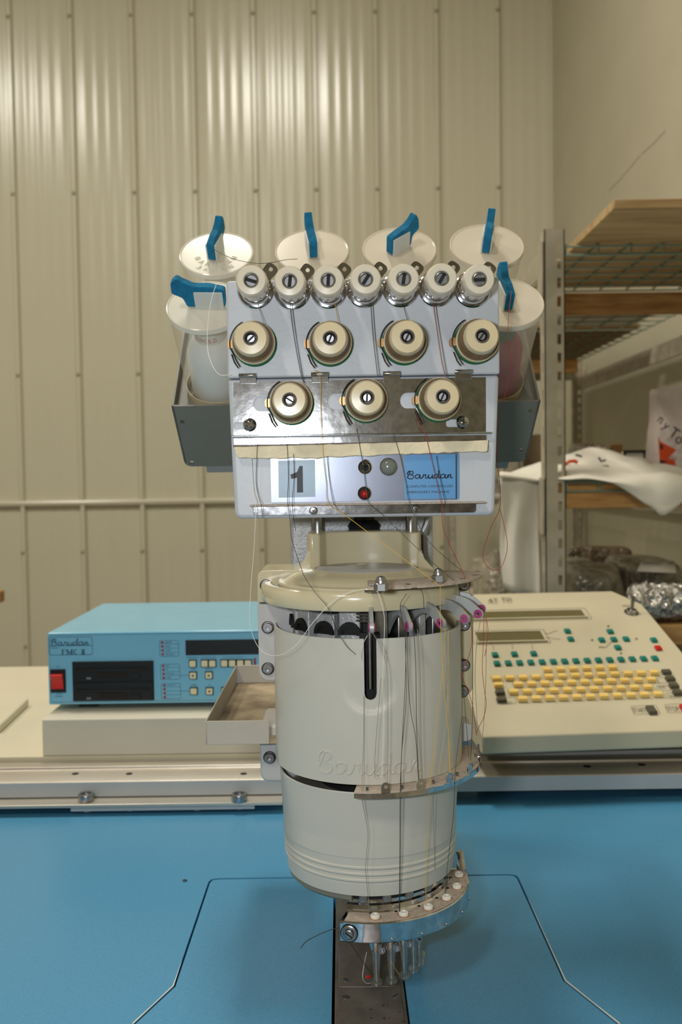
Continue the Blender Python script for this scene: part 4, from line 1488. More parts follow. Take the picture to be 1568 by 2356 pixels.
# raised script on the shell
s0, s1 = (733, 1778), (966, 1725)
a0_ = PR(s0[0], s0[1], RS); a1_ = PR(s1[0], s1[1] + 45, RS)
az0 = math.degrees(math.atan2(a0_.x - XC, YC - a0_.y)); az1 = math.degrees(math.atan2(a1_.x - XC, YC - a1_.y))
zlo = PR(848, 1784, RS).z; zhi = PR(848, 1733, RS).z
mb = MB()
script(mb, lambda x, y: azp(RS + 0.0001, az0 + (az1 - az0) * x / 8.45, zlo + (zhi - zlo) * (y + 0.08) / 2.05), 0.00075, 5)
mb.build('raised_maker_name', MT['shell'], shell)

# ---- lower drum
zl1, zl0 = hz(1824, 0.663), hz(2062, 0.668)
H_ = zl1 - zl0
Rt, Rb = 0.0722, 0.0672
rad_ = lambda z: Rb + (Rt - Rb) * ((z - zl0) / H_) ** 0.8
prof = [(Rt - 0.002, zl1 - 0.05), (Rt - 0.002, zl1 - 0.0006), (Rt - 0.0006, zl1), (Rt, zl1 - 0.0008)]
zz_ = [zl1 - 0.0008 - (H_ - 0.004) * k / 60 for k in range(1, 61)]
gr = [P(848, y, 0.667).z for y in (1997, 2012, 2027)]
for z in zz_:
    prof.append((rad_(z), z))
for g_ in gr:
    prof = [p for p in prof if abs(p[1] - g_) > 0.0016 or p[0] < Rt - 0.006 and p[1] > zl1 - 0.001]
    prof += [(rad_(g_ + .0016), g_ + 0.0016), (rad_(g_) + 0.0009, g_ + 0.0007), (rad_(g_) + 0.0009, g_ - 0.0004), (rad_(g_) - 0.0003, g_ - 0.0016)]
head_ = prof[:4]
rest = sorted([p for p in prof if p not in head_], key=lambda p: -p[1])
prof = head_ + rest + [(Rb, zl0), (Rb - 0.0025, zl0 - 0.0002), (Rb - 0.0025, zl0 + 0.004), (Rt - 0.003, zl1 - 0.05)]
drum = MB(HF).lathe(prof, None, 120, closed=True).build('lower_drum', MT['shell'], hd, smooth=30)
pm = PR(852, 2036, Rb + 0.0006)
MB(FRONT0).prism([(pm.x - 0.0028, pm.z + 0.0018), (pm.x + 0.0028, pm.z + 0.0018), (pm.x, pm.z - 0.0022)], -pm.y - 0.0004, -pm.y + 0.0003).build('index_mark', MT['flange'], drum)
MB(HF).lathe([(0, zl1 - 0.012), (0.062, zl1 - 0.012), (0.062, zl1 - 0.03), (0, zl1 - 0.03)], None, 48).build('drum_floor', MT['alu'], drum)
MB(HF).lathe([(0.0, zl0 + 0.002), (0.066, zl0 + 0.002), (0.066, zl0 - 0.004), (0.064, zl0 - 0.006), (0.0, zl0 - 0.006)], None, 64, RD(-200), RD(-14)).build('base_disc', MT['bracket'], drum)
MB(HF).lathe([(0, zl0 + 0.003), (0.060, zl0 + 0.003), (0.060, zl0 - 0.006), (0, zl0 - 0.006)], None, 48).build('hub', MT['black'], drum)
pegm = MB().lathe([(0, 0), (0.0038, 0), (0.0038, 0.006), (0.0026, 0.008), (0, 0.008)], None, 12).mesh('needle_bar_end', MT['steel'])[0]
for k in range(7):
    c = azp(0.0605, -7 + 17 * k, zl0 - 0.0065)
    mk('needle_bar_end', pegm, c, drum)

# ---- upper thread guide plate with acorn nuts
zg = hz(1352, 0.655) + 0.001
prof = [(0.062, zg + 0.0022), (0.0905, zg + 0.0014), (0.0925, zg), (0.0925, zg - 0.0012), (0.090, zg - 0.0002), (0.062, zg + 0.001)]
gp = MB(HF).lathe(prof, None, 40, RD(-1), RD(92), closed=True).build('guide_plate', MT['dusty'], hd)
nut = MB()
nut.prism(circ(0, 0, 0.0050, 6), 0, 0.0045)
nut.lathe([(0.0044, 0.0045), (0.0040, 0.0050), (0.0039, 0.0068), (0.0028, 0.0090), (0, 0.0100)], None, 20)
nutm = nut.mesh('acorn_nut', MT['steel'], 30)[0]
for px, py in ((876, 1358), (1008, 1338)):
    p = PZ(px, py, zg + 0.0018)
    mk('acorn_nut', nutm, (p.x, p.y, zg + 0.0018), gp)
eye = MB().lathe([(0.0012, 0), (0.002, 0), (0.002, 0.0008), (0.0012, 0.0008)], None, 12, closed=True).mesh('eyelet', MT['chromed'])[0]
for k in range(6):
    mk('eyelet', eye, azp(0.0890, 1 + 17 * k, zg + 0.0012), gp)
pt = azp(0.088, 0, zg - 0.001)
MB().box(pt.x - 0.004, pt.x + 0.006, pt.y - 0.004, pt.y, pt.z - 0.0022, pt.z + 0.0004).build('bent_lip', MT['chrome'], gp, 0.0003)

# ---- take-up levers
zlev = hz(1440, 0.645) + 0.002
cl = crom([(0.044, -0.012, 0), (0.056, -0.001, 0), (0.069, 0.0060, 0), (0.081, 0.0052, 0), (0.0915, -0.0030, 0)], 6)
top_, bot_ = [], []
for i, p in enumerate(cl):
    t = (cl[min(i + 1, len(cl) - 1)] - cl[max(i - 1, 0)]).normalized()
    n_ = Vector((-t.y, t.x, 0))
    wd = 0.0052 - 0.0017 * i / (len(cl) - 1)
    top_.append((p + n_ * wd)[:2]); bot_.append((p - n_ * wd)[:2])
endc = Vector((0.0915, -0.0030))
cap_ = [(endc.x + 0.0040 * math.cos(a), endc.y + 0.0040 * math.sin(a)) for a in [RD(50 - 20 * k) for k in range(8)]]
lev = MB()
lev.prism([tuple(p) for p in top_] + cap_ + [tuple(p) for p in bot_[::-1]], -0.0014, 0.0014, frame((0, 0, 0), XA, ZA, -YA))
levm = lev.mesh('take_up_lever', MT['lever'], 40)[0]
md_prof = [(0.0013, -0.0021), (0.0032, -0.0021), (0.0034, -0.0016), (0.0034, 0.0016), (0.0032, 0.0021), (0.0013, 0.0021)]
rubm = MB(frame((0.0915, 0, -0.0030), XA, ZA, -YA)).lathe(md_prof, None, 20, closed=True).mesh('ruby_eyelet', MT['ruby'])[0]
eyh = MB(frame((0.0915, 0, -0.0030), XA, ZA, -YA)).lathe([(0, -0.0019), (0.0016, -0.0019), (0.0016, 0.0019), (0, 0.0019)], None, 12).mesh('eyelet_core', MT['chromed'])[0]
for k in range(7):
    a = 0.5 + 17 * k
    rot = (0, 0, RD(a - 90))
    l_ = mk('take_up_lever', levm, (XC, YC, zlev), hd, rot)
    mk('ruby_eyelet', rubm, (XC, YC, zlev), l_, rot)
    mk('eyelet_core', eyh, (XC, YC, zlev), l_, rot)
pr = azp(0.066, 0, zs1_)
MB().cyl((pr.x, pr.y, zslot + 0.002), (pr.x, pr.y, zs1_ + 0.004), 0.0019, n=14).build('needle_rod', MT['steel'], hd)
MB(HF).lathe([(0.058, zslot - 0.02), (0.062, zslot - 0.02), (0.062, zs1_ + 0.002), (0.058, zs1_ + 0.002)], None, 6, RD(-7), RD(7), closed=True).build('slot_backing', MT['dark'], hd)

# ---- lower thread guide plate with loops
zq = hz(1829, 0.648)
prof = [(0.0745, zq + 0.0028), (0.0885, zq + 0.0028), (0.0900, zq + 0.0018), (0.0900, zq - 0.0014), (0.0892, zq - 0.0014), (0.0890, zq + 0.0012), (0.0745, zq + 0.0014)]
lp = MB(HF).lathe(prof, None, 48, RD(-8.5), RD(104), closed=True).build('guide_plate', MT['dusty'], hd)
MB(HF).lathe([(0.0901, zq - 0.0016), (0.0906, zq - 0.0016), (0.0906, zq + 0.0020), (0.0901, zq + 0.0022)], None, 48, RD(-8.5), RD(104), closed=True).build('polished_edge', MT['chrome'], lp)
loop = MB(frame((0, 0, 0), XA, ZA, -YA))
outer = [(-0.0032, -0.003), (0.0032, -0.003)] + [(0.0032 * math.cos(a), 0.004 + 0.0032 * math.sin(a)) for a in [PI * k / 8 for k in range(9)]]
loop.plate(outer, [circ(0, 0.0042, 0.0014, 10)], -0.0005, 0.0005)
loopm = loop.mesh('thread_loop', MT['chrome'])[0]
pegs = MB().cyl((0, 0, 0), (0, 0, 0.003), 0.0011, n=10).mesh('eyelet_pin', MT['chromed'])[0]
for k in range(6):
    a = 6 + 17 * k
    c = azp(0.0895, a, zq + 0.0025)
    mk('thread_loop', loopm, c, lp, (0, 0, RD(a)))
    mk('eyelet_pin', pegs, azp(0.0862, a - 8.5, zq + 0.0028), lp)

# ---- needle ring
zr1 = PR(850, 2112, 0.072).z
zr0 = zr1 - 0.0155
RO = 0.0800
prof = [(0.052, zr0 + 0.004), (0.052, zr1 + 0.010), (0.0595, zr1 + 0.010), (0.0600, zr1 + 0.0055), (0.0625, zr1 + 0.0050), (0.0632, zr1 + 0.0012), (0.0645, zr1), (RO - 0.0008, zr1), (RO, zr1 - 0.0008),
        (RO, zr0 + 0.001), (RO - 0.001, zr0), (0.060, zr0)]
ring = MB(HF).lathe(prof, None, 90, RD(-18), RD(99), closed=True).build('needle_ring', MT['chrome'], hd, smooth=25)
MB(HF).lathe([(0.0648, zr1 + 0.0001), (0.0648, zr1 + 0.0003), (0.0785, zr1 + 0.0003), (0.0785, zr1 + 0.0001)], None, 60, RD(-16), RD(97), closed=True).build('dusty_top', MT['dusty'], ring)
gro = MB().lathe([(0.0014, 0.0), (0.0014, 0.0022), (0.0018, 0.0027), (0.0030, 0.0027), (0.0036, 0.0021), (0.0037, 0.0)], None, 20, closed=True).mesh('ceramic_eyelet', MT['ceramic'])[0]
rst = MB().lathe([(0.0, 0.0), (0.0045, 0.0), (0.0045, 0.0003), (0, 0.0003)], None, 16).mesh('rust_stain', MT['rust'])[0]
for k in range(6):
    c = azp(0.0722, 1.0 + 17.2 * k, zr1 + 0.0003)
    g_ = mk('ceramic_eyelet', gro, c, ring)
    mk('rust_stain', rst, c, g_)
    MB().prism(circ(0, 0, 0.0012, 10), 0, 0.0003, Matrix.Translation(azp(0.0655, 1.0 + 17.2 * k - 3, zr1 + 0.0004))).build('oil_hole', MT['dark'], ring)
    c = azp(RO + 0.0001, 9.5 + 17.2 * k, zr0 + 0.0028)
    MB().sphere(c, 0.0012, 10, 6).build('grub_screw', MT['steel'], ring)
# big slotted screw on the ring face
sp_ = PR(803, 2147, RO)
n_ = (sp_ - Vector((XC, YC, sp_.z))).normalized()
M = frame(sp_, ZA.cross(n_).normalized(), ZA, n_)
bs = MB(M)
bs.lathe([(0, 0.0), (0.0060, 0.0), (0.0060, 0.001), (0.0050, 0.0016), (0.0042, 0.0016), (0.0040, 0.0008), (0.0036, 0.0008), (0.0034, 0.0026), (0.0028, 0.003), (0, 0.003)], None, 28)
so = bs.build('slotted_screw', MT['steel'], ring)
MB(M @ Matrix.Rotation(-0.6, 4, 'Z')).box(-0.0029, 0.0029, -0.0005, 0.0005, 0.003, 0.0032).build('slot', MT['dark'], so)
MB(M).lathe([(0.0061, 0.0002), (0.0067, 0.0002), (0.0067, 0.0006), (0.0061, 0.0006)], None, 28, closed=True).build('screw_recess', MT['wire'], so)
# upright tab at the far end of the ring
c = azp(0.0765, 97, zr1)
MB().cyl(c, c + Vector((-0.001, 0.003, 0.014)), 0.0042, 0.0034, 18).build('end_pin', MT['chrome'], ring)
# presser feet
zf_ = PR(855, 2264, 0.040).z
ftm = MB()
Ht = 0.030
ftm.lathe([(0.0022, 0.003), (0.0026, 0.010), (0.0040, Ht), (0.0034, Ht), (0.0020, 0.010), (0.0016, 0.003)], None, 18, closed=True)
ftm = ftm.mesh('presser_foot', MT['foot'])[0]
rg = MB().lathe([(0.0026, 0.0), (0.0044, 0.0), (0.0048, 0.0014), (0.0044, 0.0028), (0.0026, 0.0028)], None, 22, closed=True).mesh('foot_ring', MT['foot'])[0]
ndl = MB().cyl((0, 0, 0.004), (0, 0, 0.045), 0.0005, n=8).mesh('needle', MT['chrome'])[0]
cla = MB().lathe([(0, Ht - 0.004), (0.0042, Ht - 0.003), (0.0058, Ht + 0.003), (0.0062, Ht + 0.030), (0, Ht + 0.030)], None, 16).mesh('needle_clamp', MT['chrome'])[0]
scr = MB(FRONT0).lathe([(0, 0), (0.0026, 0), (0.0026, 0.006), (0.0014, 0.006), (0.0012, 0.004), (0, 0.004)], None, 14).mesh('clamp_screw', MT['steel'])[0]
for k in range(7):
    a = 4 + 17.2 * k
    c = azp(0.0400, a, zf_)
    f_ = mk('presser_foot', ftm, c, hd)
    mk('foot_ring', rg, c, f_)
    mk('needle', ndl, c, f_)
    mk('needle_clamp', cla, c, f_)
    mk('clamp_screw', scr, c + Vector((0.004, -0.004, Ht + 0.0015)), f_)
MB(HF).lathe([(0.030, zr0 + 0.002), (0.060, zr0 + 0.002), (0.060, zr0 + 0.012), (0.030, zr0 + 0.012)], None, 40, RD(-20), RD(112), closed=True).build('needle_carrier', MT['black'], hd)

# ================================================================== tension panel
YP = 0.68


def pq(px, py, h=0.0):
    return q(px, py, YP - h)


FP = front(YP)
pn = MB(FRONT0)
poly = rpoly([pq(524, 872), pq(530, 1000), pq(540, 1194), pq(1138, 1186), pq(1143, 1000), pq(1148, 862)], [0, 0.01, 0.006, 0.006, 0.01, 0], 5)
pn.prism(poly, -(YP + 0.055), -YP)
panel = pn.build('panel_cover', MT['panel'], hd, 0.003, seg=3)
poly = rpoly([pq(521, 648), pq(524, 871), pq(1148, 861), pq(1146, 637)], [0.003, 0.0, 0.0, 0.003], 4)
MB(FRONT0).prism(poly, -(YP + 0.055), -(YP - 0.0025)).build('upper_cover', MT['panel'], hd, 0.0015, seg=3)
HU = 0.0025
MB().box(P(690, 1100, 0.77).x, P(980, 1100, 0.77).x, YP + 0.05, 0.812, 1.135, 1.26).build('panel_mount', MT['cast'], hd)

# shared meshes, built about the origin facing the camera
def fm(name, prof, m, n=32, smooth=35):
    return MB(FRONT0).lathe(prof, None, n).mesh(name, m, smooth)[0]


disc1 = fm('guide_disc', [(0, 0), (0.0133, 0), (0.0136, 0.0012), (0.0128, 0.0022), (0.0118, 0.0018), (0.0112, 0.0035), (0.0104, 0.0052), (0.0094, 0.0050), (0.0090, 0.008), (0.0086, 0.0145), (0, 0.0145)], MT['chrome'], 40)
k1 = MB(FRONT0)
N_ = 72
def kring(r, h, scal):
    return [((r * (1 - scal * max(0, math.cos(12 * 2 * PI * i / N_)) ** 2)) * math.cos(2 * PI * i / N_), (r * (1 - scal * max(0, math.cos(12 * 2 * PI * i / N_)) ** 2)) * math.sin(2 * PI * i / N_), h) for i in range(N_)]
rings = [kring(0.0098, 0.013, 0.07), kring(0.0110, 0.0142, 0.09), kring(0.0113, 0.019, 0.09), kring(0.0113, 0.0225, 0.04), kring(0.0113, 0.0285, 0), kring(0.0108, 0.0335, 0), kring(0.0098, 0.0352, 0), kring(0.0060, 0.0356, 0), kring(0.0052, 0.0350, 0), kring(0.0050, 0.031, 0)]
vs = [p for r in rings for p in r]
fs = [[i * N_ + j, i * N_ + (j + 1) % N_, (i + 1) * N_ + (j + 1) % N_, (i + 1) * N_ + j] for i in range(len(rings) - 1) for j in range(N_)]
fs.append(list(range(N_))[::-1])
k1.add(vs, fs)
knob1 = k1.mesh('guide_knob', MT['knobw'], 40)[0]
core1 = fm('screw_core', [(0, 0.031), (0.0049, 0.031), (0.0049, 0.0345), (0.0041, 0.0349), (0.0036, 0.0330), (0, 0.0330)], MT['steel'], 24)
slot1 = MB(FRONT0).box(-0.0036, 0.0036, -0.0012, 0.0012, 0.0330, 0.0336).mesh('slot', MT['dark'])[0]
tabp = rpoly([(-0.0045, -0.006), (0.0045, -0.006), (0.0050, 0.006), (-0.0050, 0.006)], [0, 0, 0.004, 0.004], 5)
tab1 = MB(FRONT0).plate(tabp, [circ(0, 0.002, 0.0016, 12)], 0.0, 0.0016).mesh('thread_tab', MT['chrome'])[0]
row1 = [((588, 668), -0.3), ((672, 670), 1.45), ((756, 668), 1.5), ((838, 666), 1.0), ((921, 665), 1.4), ((1004, 664), 1.05), ((1086, 666), 0.05)]
for (px, py), an in row1:
    x, z = pq(px, py, HU)
    L = (x, YP - HU, z)
    b_ = mk('thread_guide_knob', knob1, L, hd)
    mk('guide_disc', disc1, L, b_)
    mk('screw_core', core1, L, b_)
    mk('slot', slot1, L, b_, (0, -an, 0))
    mk('thread_tab', tab1, (x + 0.0105, YP - HU - 0.0035, z + 0.0125), b_, (0, RD(38), 0))

# tensioners
feltm = fm('green_felt_washer', [(0, 0), (0.0163, 0), (0.0163, 0.0045), (0, 0.0045)], MT['green'], 40)
basem = fm('tension_base', [(0, 0.0045), (0.0152, 0.0045), (0.0157, 0.006), (0.0157, 0.0115), (0.0148, 0.0125), (0, 0.0125)], MT['knoby'], 40)
brn = fm('brown_disc', [(0, 0.0125), (0.0149, 0.0125), (0.0149, 0.0140), (0, 0.0140)], MT['brown'], 32)
kn = MB(FRONT0)
N2 = 120
def kr2(r, h, kk):
    return [((r - (kk if i % 2 else 0)) * math.cos(2 * PI * i / N2), (r - (kk if i % 2 else 0)) * math.sin(2 * PI * i / N2), h) for i in range(N2)]
rings = [kr2(0.0139, 0.0140, 0.0), kr2(0.0140, 0.0150, 0.0008), kr2(0.0128, 0.0255, 0.0008), kr2(0.0126, 0.0263, 0.0), kr2(0.0119, 0.0308, 0), kr2(0.0110, 0.0322, 0), kr2(0.0052, 0.0325, 0), kr2(0.0050, 0.0320, 0), kr2(0.0048, 0.020, 0)]
vs = [p for r in rings for p in r]
fs = [[i * N2 + j, i * N2 + (j + 1) % N2, (i + 1) * N2 + (j + 1) % N2, (i + 1) * N2 + j] for i in range(len(rings) - 1) for j in range(N2)]
fs.append(list(range(N2))[::-1])
kn.add(vs, fs)
knm = kn.mesh('tension_knob', MT['knoby'], 40)[0]
knm.materials.append(MT['knobd'])
for p_ in knm.polygons:
    c_ = p_.center
    if -0.0262 < c_.y < -0.0142 and len(p_.vertices) == 4 and math.hypot(c_.x, c_.z) > 0.0115:
        p_.material_index = 1
tubem = fm('chrome_bush', [(0.0052, 0.0315), (0.0052, 0.0329), (0.0046, 0.0331), (0.0039, 0.0326), (0.0037, 0.0215), (0, 0.0215)], MT['gunm'], 28)
scm = MB(FRONT0)
scm.prism(circ(0, 0, 0.0026, 20), 0.0215, 0.0300)
scm = scm.mesh('adjusting_screw', MT['steel'])[0]
slm = MB(FRONT0).box(-0.0026, 0.0026, -0.0006, 0.0006, 0.0300, 0.0303).mesh('slot', MT['dark'])[0]
# check spring wire and brass stop at the left of each tensioner
ww = MB(FRONT0)
arc = [(0.0178 * math.cos(RD(a)), 0.0178 * math.sin(RD(a)), 0.006) for a in range(118, 196, 6)]
ww.tube(arc + [(-0.0150, -0.0080, 0.0065), (-0.0130, -0.0128, 0.007), (-0.0105, -0.0170, 0.0072)], 0.00042, 6)
ww.tube([(-0.0168, -0.0075, 0.005), (-0.0145, -0.0140, 0.006), (-0.0118, -0.0178, 0.0065)], 0.00042, 6)
wwm = ww.mesh('check_spring', MT['wire'])[0]
bsm = MB(FRONT0).prism(rrect(-0.0196, -0.0146, -0.0032, 0.0032, 0.0022, 4), 0.0, 0.0055).mesh('brass_stop', MT['brass'])[0]
row2 = [((586, 793), HU, 0.75), ((760, 793), HU, 1.2), ((929, 790), HU, 1.1), ((1093, 788), HU, 0.95),
        ((671, 928), 0.0014, -0.55), ((841, 923), 0.0014, 1.5), ((1007, 921), 0.0014, 1.15)]
for (px, py), h, an in row2:
    x, z = pq(px, py, h)
    L = (x, YP - h, z)
    b_ = mk('tension_knob', knm, L, hd)
    for nm, me in (('felt_washer', feltm), ('tension_base', basem), ('brown_disc', brn), ('chrome_bush', tubem), ('adjusting_screw', scm)):
        mk(nm, me, L, b_)
    mk('slot', slm, L, b_, (0, -an, 0))
    mk('check_spring', wwm, L, b_)
    mk('brass_stop', bsm, L, b_)

# chrome tension plate with key-hole slots
outer = [pq(537, 880), pq(537, 1003), pq(1116, 996), pq(1116, 868)]
holes = []
for (px, py) in ((671, 928), (841, 923), (1007, 921)):
    cx, cz = pq(px, py)
    r_ = 0.0150
    sl = 0.0285
    hh = 0.0058
    a_ = math.asin(hh / r_)
    pts = [(cx + r_ * math.cos(t), cz + r_ * math.sin(t)) for t in [-(PI - a_) + (2 * PI - 2 * a_) * k / 28 for k in range(29)]]
    pts += [(cx - sl + 0.005 + hh * math.cos(t) * 0.85, cz + hh * math.sin(t)) for t in [PI / 2 + PI * k / 8 for k in range(9)]]
    holes.append(pts)
for px, py in ((553, 980), (1040, 974)):
    x, z = pq(px, py)
    holes.append(rrect(x - 0.0050, x + 0.0062, z - 0.0028, z + 0.0028, 0.002, 3))
cp = MB(FP).plate(outer, holes, 0.0003, 0.0014).build('tension_plate', MT['chrome'], hd)
for px, py in ((571, 870), (736, 867), (900, 865), (1064, 861)):
    x, z = pq(px, py)
    mb = MB(FP)
    mb.box(x - 0.0060, x + 0.0060, z - 0.0042, z + 0.001, 0.0014, 0.0030)
    mb.tube([FRONT0.inverted() @ (FP @ Vector((x - 0.0066, z + 0.0014, 0.0052))) if False else Vector((x - 0.0066, z + 0.0014, 0.0050)), Vector((x + 0.0066, z + 0.0014, 0.0050))], 0.0017, 8)
    mb.box(x - 0.0066, x + 0.0066, z + 0.0002, z + 0.0022, 0.0014, 0.0050)
    mb.build('thread_tab', MT['chrome'], cp, 0.0003)
pan_ = MB(FRONT0).lathe([(0, 0.0048), (0.0022, 0.0045), (0.0040, 0.0034), (0.0049, 0.0016), (0.0050, 0.0004), (0.0050, 0), (0, 0)][::-1], None, 24).mesh('pan_head_screw', MT['chromed'])[0]
crs = MB(FRONT0)
crs.box(-0.0022, 0.0022, -0.0005, 0.0005, 0.0040, 0.0049); crs.box(-0.0005, 0.0005, -0.0022, 0.0022, 0.0040, 0.0049)
crs = crs.mesh('cross_recess', MT['wire'])[0]
for px, py in ((575, 978), (1063, 972)):
    x, z = pq(px, py)
    s_ = mk('pan_head_screw', pan_, (x, YP - 0.0014, z), cp)
    mk('cross_recess', crs, (x, YP - 0.0014, z), s_, (0, 0.3, 0))
# folded lip and bright strip under it
def strip(name, pts, h0, h1, m, parent, bev=0.0):
    return MB(FP).prism([pq(x, y) for x, y in pts], h0, h1).build(name, m, parent, bev)


strip('folded_lip', [(533, 1007), (533, 1002), (1128, 994), (1128, 999)], 0.0004, 0.0060, MT['chrome'], cp, 0.0006)
strip('bright_strip', [(537, 1030), (537, 1008), (1118, 1001), (1118, 1018)], 0.0003, 0.0018, MT['chrome'], cp, 0.0003)
strip('dark_seam', [(537, 1029), (537, 1024), (1118, 1012), (1118, 1017)], 0.0018, 0.0024, MT['wire'], cp)
# felt strip, ragged edge
top_ = [(540 + 580 * k / 40, 1029 - 16 * k / 40 + random.uniform(-.6, .6)) for k in range(41)]
bot_ = [(540 + 580 * k / 40, (1055 if k < 14 else 1054 - 2 * (k - 14) / 26 * 6) - 3 * (k / 40) + random.uniform(-1.6, 1.6)) for k in range(41)]
bot_[0] = (546, 1052); bot_[-1] = (1118, 1040)
MB(FP).prism([pq(x, y) for x, y in top_ + bot_[::-1]], 0.0010, 0.0062).build('felt_strip', MT['felt'], hd, 0.0006)

# name plate
np_ = strip('name_plate', [(622, 1049), (624, 1156), (1051, 1149), (1054, 1041)], 0.0002, 0.0010, MT['nameplate'], hd)
strip('number_sticker', [(640, 1060), (641, 1145), (725, 1143), (724, 1058)], 0.0010, 0.0014, MT['stickg'], np_)
strip('printed_number', [(668, 1092), (683, 1086), (689, 1072), (696, 1072), (697, 1133), (683, 1133), (683, 1099), (670, 1102)], 0.0014, 0.0016, MT['ink'], np_)
strip('blue_label', [(929, 1047), (930, 1149), (1047, 1147), (1047, 1045)], 0.0010, 0.0013, MT['stickb'], np_)
strip('label_stripe', [(1047, 1045), (1047, 1147), (1050, 1147), (1050, 1045)], 0.0010, 0.0014, MT['ink'], np_)
strip('label_edge', [(1050.5, 1045), (1050.5, 1147), (1055, 1147), (1055, 1045)], 0.0010, 0.0014, MT['stickb'], np_)
mb = MB()
s0, s1 = pq(936, 1101), pq(1040, 1082)
kx, ky = (s1[0] - s0[0]) / 8.45, (s1[1] - s0[1]) / 2.0
script(mb, lambda x, y: FP @ Vector((s0[0] + x * kx, s0[1] + y * ky, 0.0014)), 0.00040)
for s_, x0, x1, y in (('COMPUTER CONTROLLED', 935, 1041, 1122), ('EMBROIDERY MACHINE', 935, 1032, 1135)):
    a, b = pq(x0, y), pq(x1, y - 6.5)
    text_fit(mb, s_, a[0], b[0], a[1], b[1], 0.0015, FP)
mb.build('label_lettering', MT['ink'], np_)
# toggle, push button, lamp
def at(me, nm, px, py, par, h=0.001, rot=None):
    x, z = pq(px, py)
    return mk(nm, me, (x, YP - h, z), par, rot)


wash = fm('switch_washer', [(0.0050, 0), (0.0051, 0.0006), (0.0044, 0.0008), (0.0040, 0.0003), (0, 0.0003)], MT['dark'], 28)
rimm = MB(FRONT0).lathe([(0.0052, 0), (0.0052, 0.0008), (0.0046, 0.0010), (0.0045, 0)], None, 28, closed=True).mesh('switch_rim', MT['chrome'])[0]
t0 = at(wash, 'toggle_switch', 839, 1075, np_)
at(rimm, 'switch_rim', 839, 1075, t0)
nutr = MB(FRONT0).lathe([(0.0038, 0.0004), (0.0038, 0.0022), (0.0028, 0.0026), (0.0026, 0.0004)], None, 20, closed=True).mesh('bush', MT['chromed'])[0]
at(nutr, 'bush', 839, 1076, t0)
x, z = pq(839, 1073)
MB().cyl((x, YP - 0.002, z), (x, YP - 0.013, z + 0.003), 0.0013, 0.0021, 14).build('toggle_lever', MT['chromed'], t0)
but = fm('push_button', [(0, 0), (0.0062, 0), (0.0062, 0.0012), (0.0052, 0.0030), (0.0030, 0.0042), (0, 0.0046)], MT['grey'], 32)
b0 = at(but, 'push_button', 893, 1074, np_)
rim2 = MB(FRONT0).lathe([(0.0067, 0), (0.0067, 0.0010), (0.0061, 0.0012), (0.0060, 0)], None, 32, closed=True).mesh('button_rim', MT['chrome'])[0]
at(rim2, 'button_rim', 893, 1074, b0)
t1 = at(wash, 'indicator_hole', 838, 1135, np_)
at(rimm, 'hole_rim', 838, 1135, t1)
ledm = MB().sphere((0, 0, 0), 0.0031, 16, 10).mesh('red_lamp', MT['redled'])[0]
x, z = pq(838, 1137)
mk('red_lamp', ledm, (x, YP - 0.0008, z), t1)
# lower chrome rail
rl = strip('lower_rail', [(582, 1163), (582, 1180), (586, 1186), (1090, 1179), (1094, 1174), (1094, 1156)], 0.0003, 0.0016, MT['chromed'], hd, 0.0003)
strip('rail_ledge', [(576, 1165), (576, 1161), (1113, 1153), (1113, 1157)], 0.0003, 0.0085, MT['dusty'], rl, 0.0004)
ph = MB(FRONT0).lathe([(0, 0), (0.0032, 0), (0.0032, 0.0006), (0.0024, 0.0014), (0, 0.0016)], None, 18).mesh('cross_screw', MT['chromed'])[0]
crs2 = MB(FRONT0)
crs2.box(-0.0016, 0.0016, -0.0004, 0.0004, 0.0014, 0.0018); crs2.box(-0.0004, 0.0004, -0.0016, 0.0016, 0.0014, 0.0018)
crs2 = crs2.mesh('cross_recess', MT['wire'])[0]
for px, py in ((721, 1175), (956, 1171)):
    s_ = at(ph, 'cross_screw', px, py, rl, 0.0016)
    at(crs2, 'cross_recess', px, py, s_, 0.0016, (0, 0.5, 0))

# ================================================================== thread stand bracket (part of the head) and jars
TL = RD(48)
aV = Vector((0, -math.sin(TL), math.cos(TL)))
nV = Vector((0, -math.cos(TL), -math.sin(TL)))
bV = -nV
O2 = P(395, 940, 0.848)
# front plate of the trough
FT = frame(O2, XA, aV, nV)
# local x right, y along the jar axis, z towards camera/down


def tq2(px, py):
    p = FT.inverted() @ PPL(px, py, O2, nV)
    return (p.x, p.y)


tl, bl = tq2(395, 940), tq2(427, 1079)
trp, brp = tq2(1244, 918), tq2(1210, 1057)
yt = (tl[1] + trp[1]) / 2
ybm = (bl[1] + brp[1]) / 2
poly = rpoly([(tl[0], yt), (bl[0], ybm), (brp[0], ybm), (trp[0], yt)], [0, 0.008, 0.008, 0], 4)
hl = [circ(*tq2(419, 971), 0.0022, 14), circ(*tq2(441, 1064), 0.0022, 14), circ(*tq2(1220, 945), 0.0022, 14), circ(*tq2(1199, 1035), 0.0022, 14)]
bk = MB(FT).plate(poly, hl, -0.002, 0.0).build('thread_stand', MT['bracket'], hd)
DEP = 0.165
for xt, xb_ in ((tl[0], bl[0]), (trp[0], brp[0])):
    mb = MB(FT)
    s_ = 0.002 if xt < 0.1 else -0.002
    vs = [(xt, yt, 0), (xb_, ybm + 0.006, 0), (xb_, ybm + 0.006, -DEP), (xt, yt, -DEP)]
    vs += [(x + s_, y, z) for x, y, z in vs]
    mb.add(vs, [[0, 1, 2, 3], [7, 6, 5, 4], [0, 4, 5, 1], [1, 5, 6, 2], [2, 6, 7, 3], [3, 7, 4, 0]])
    mb.build('side_plate', MT['bracket'], bk)
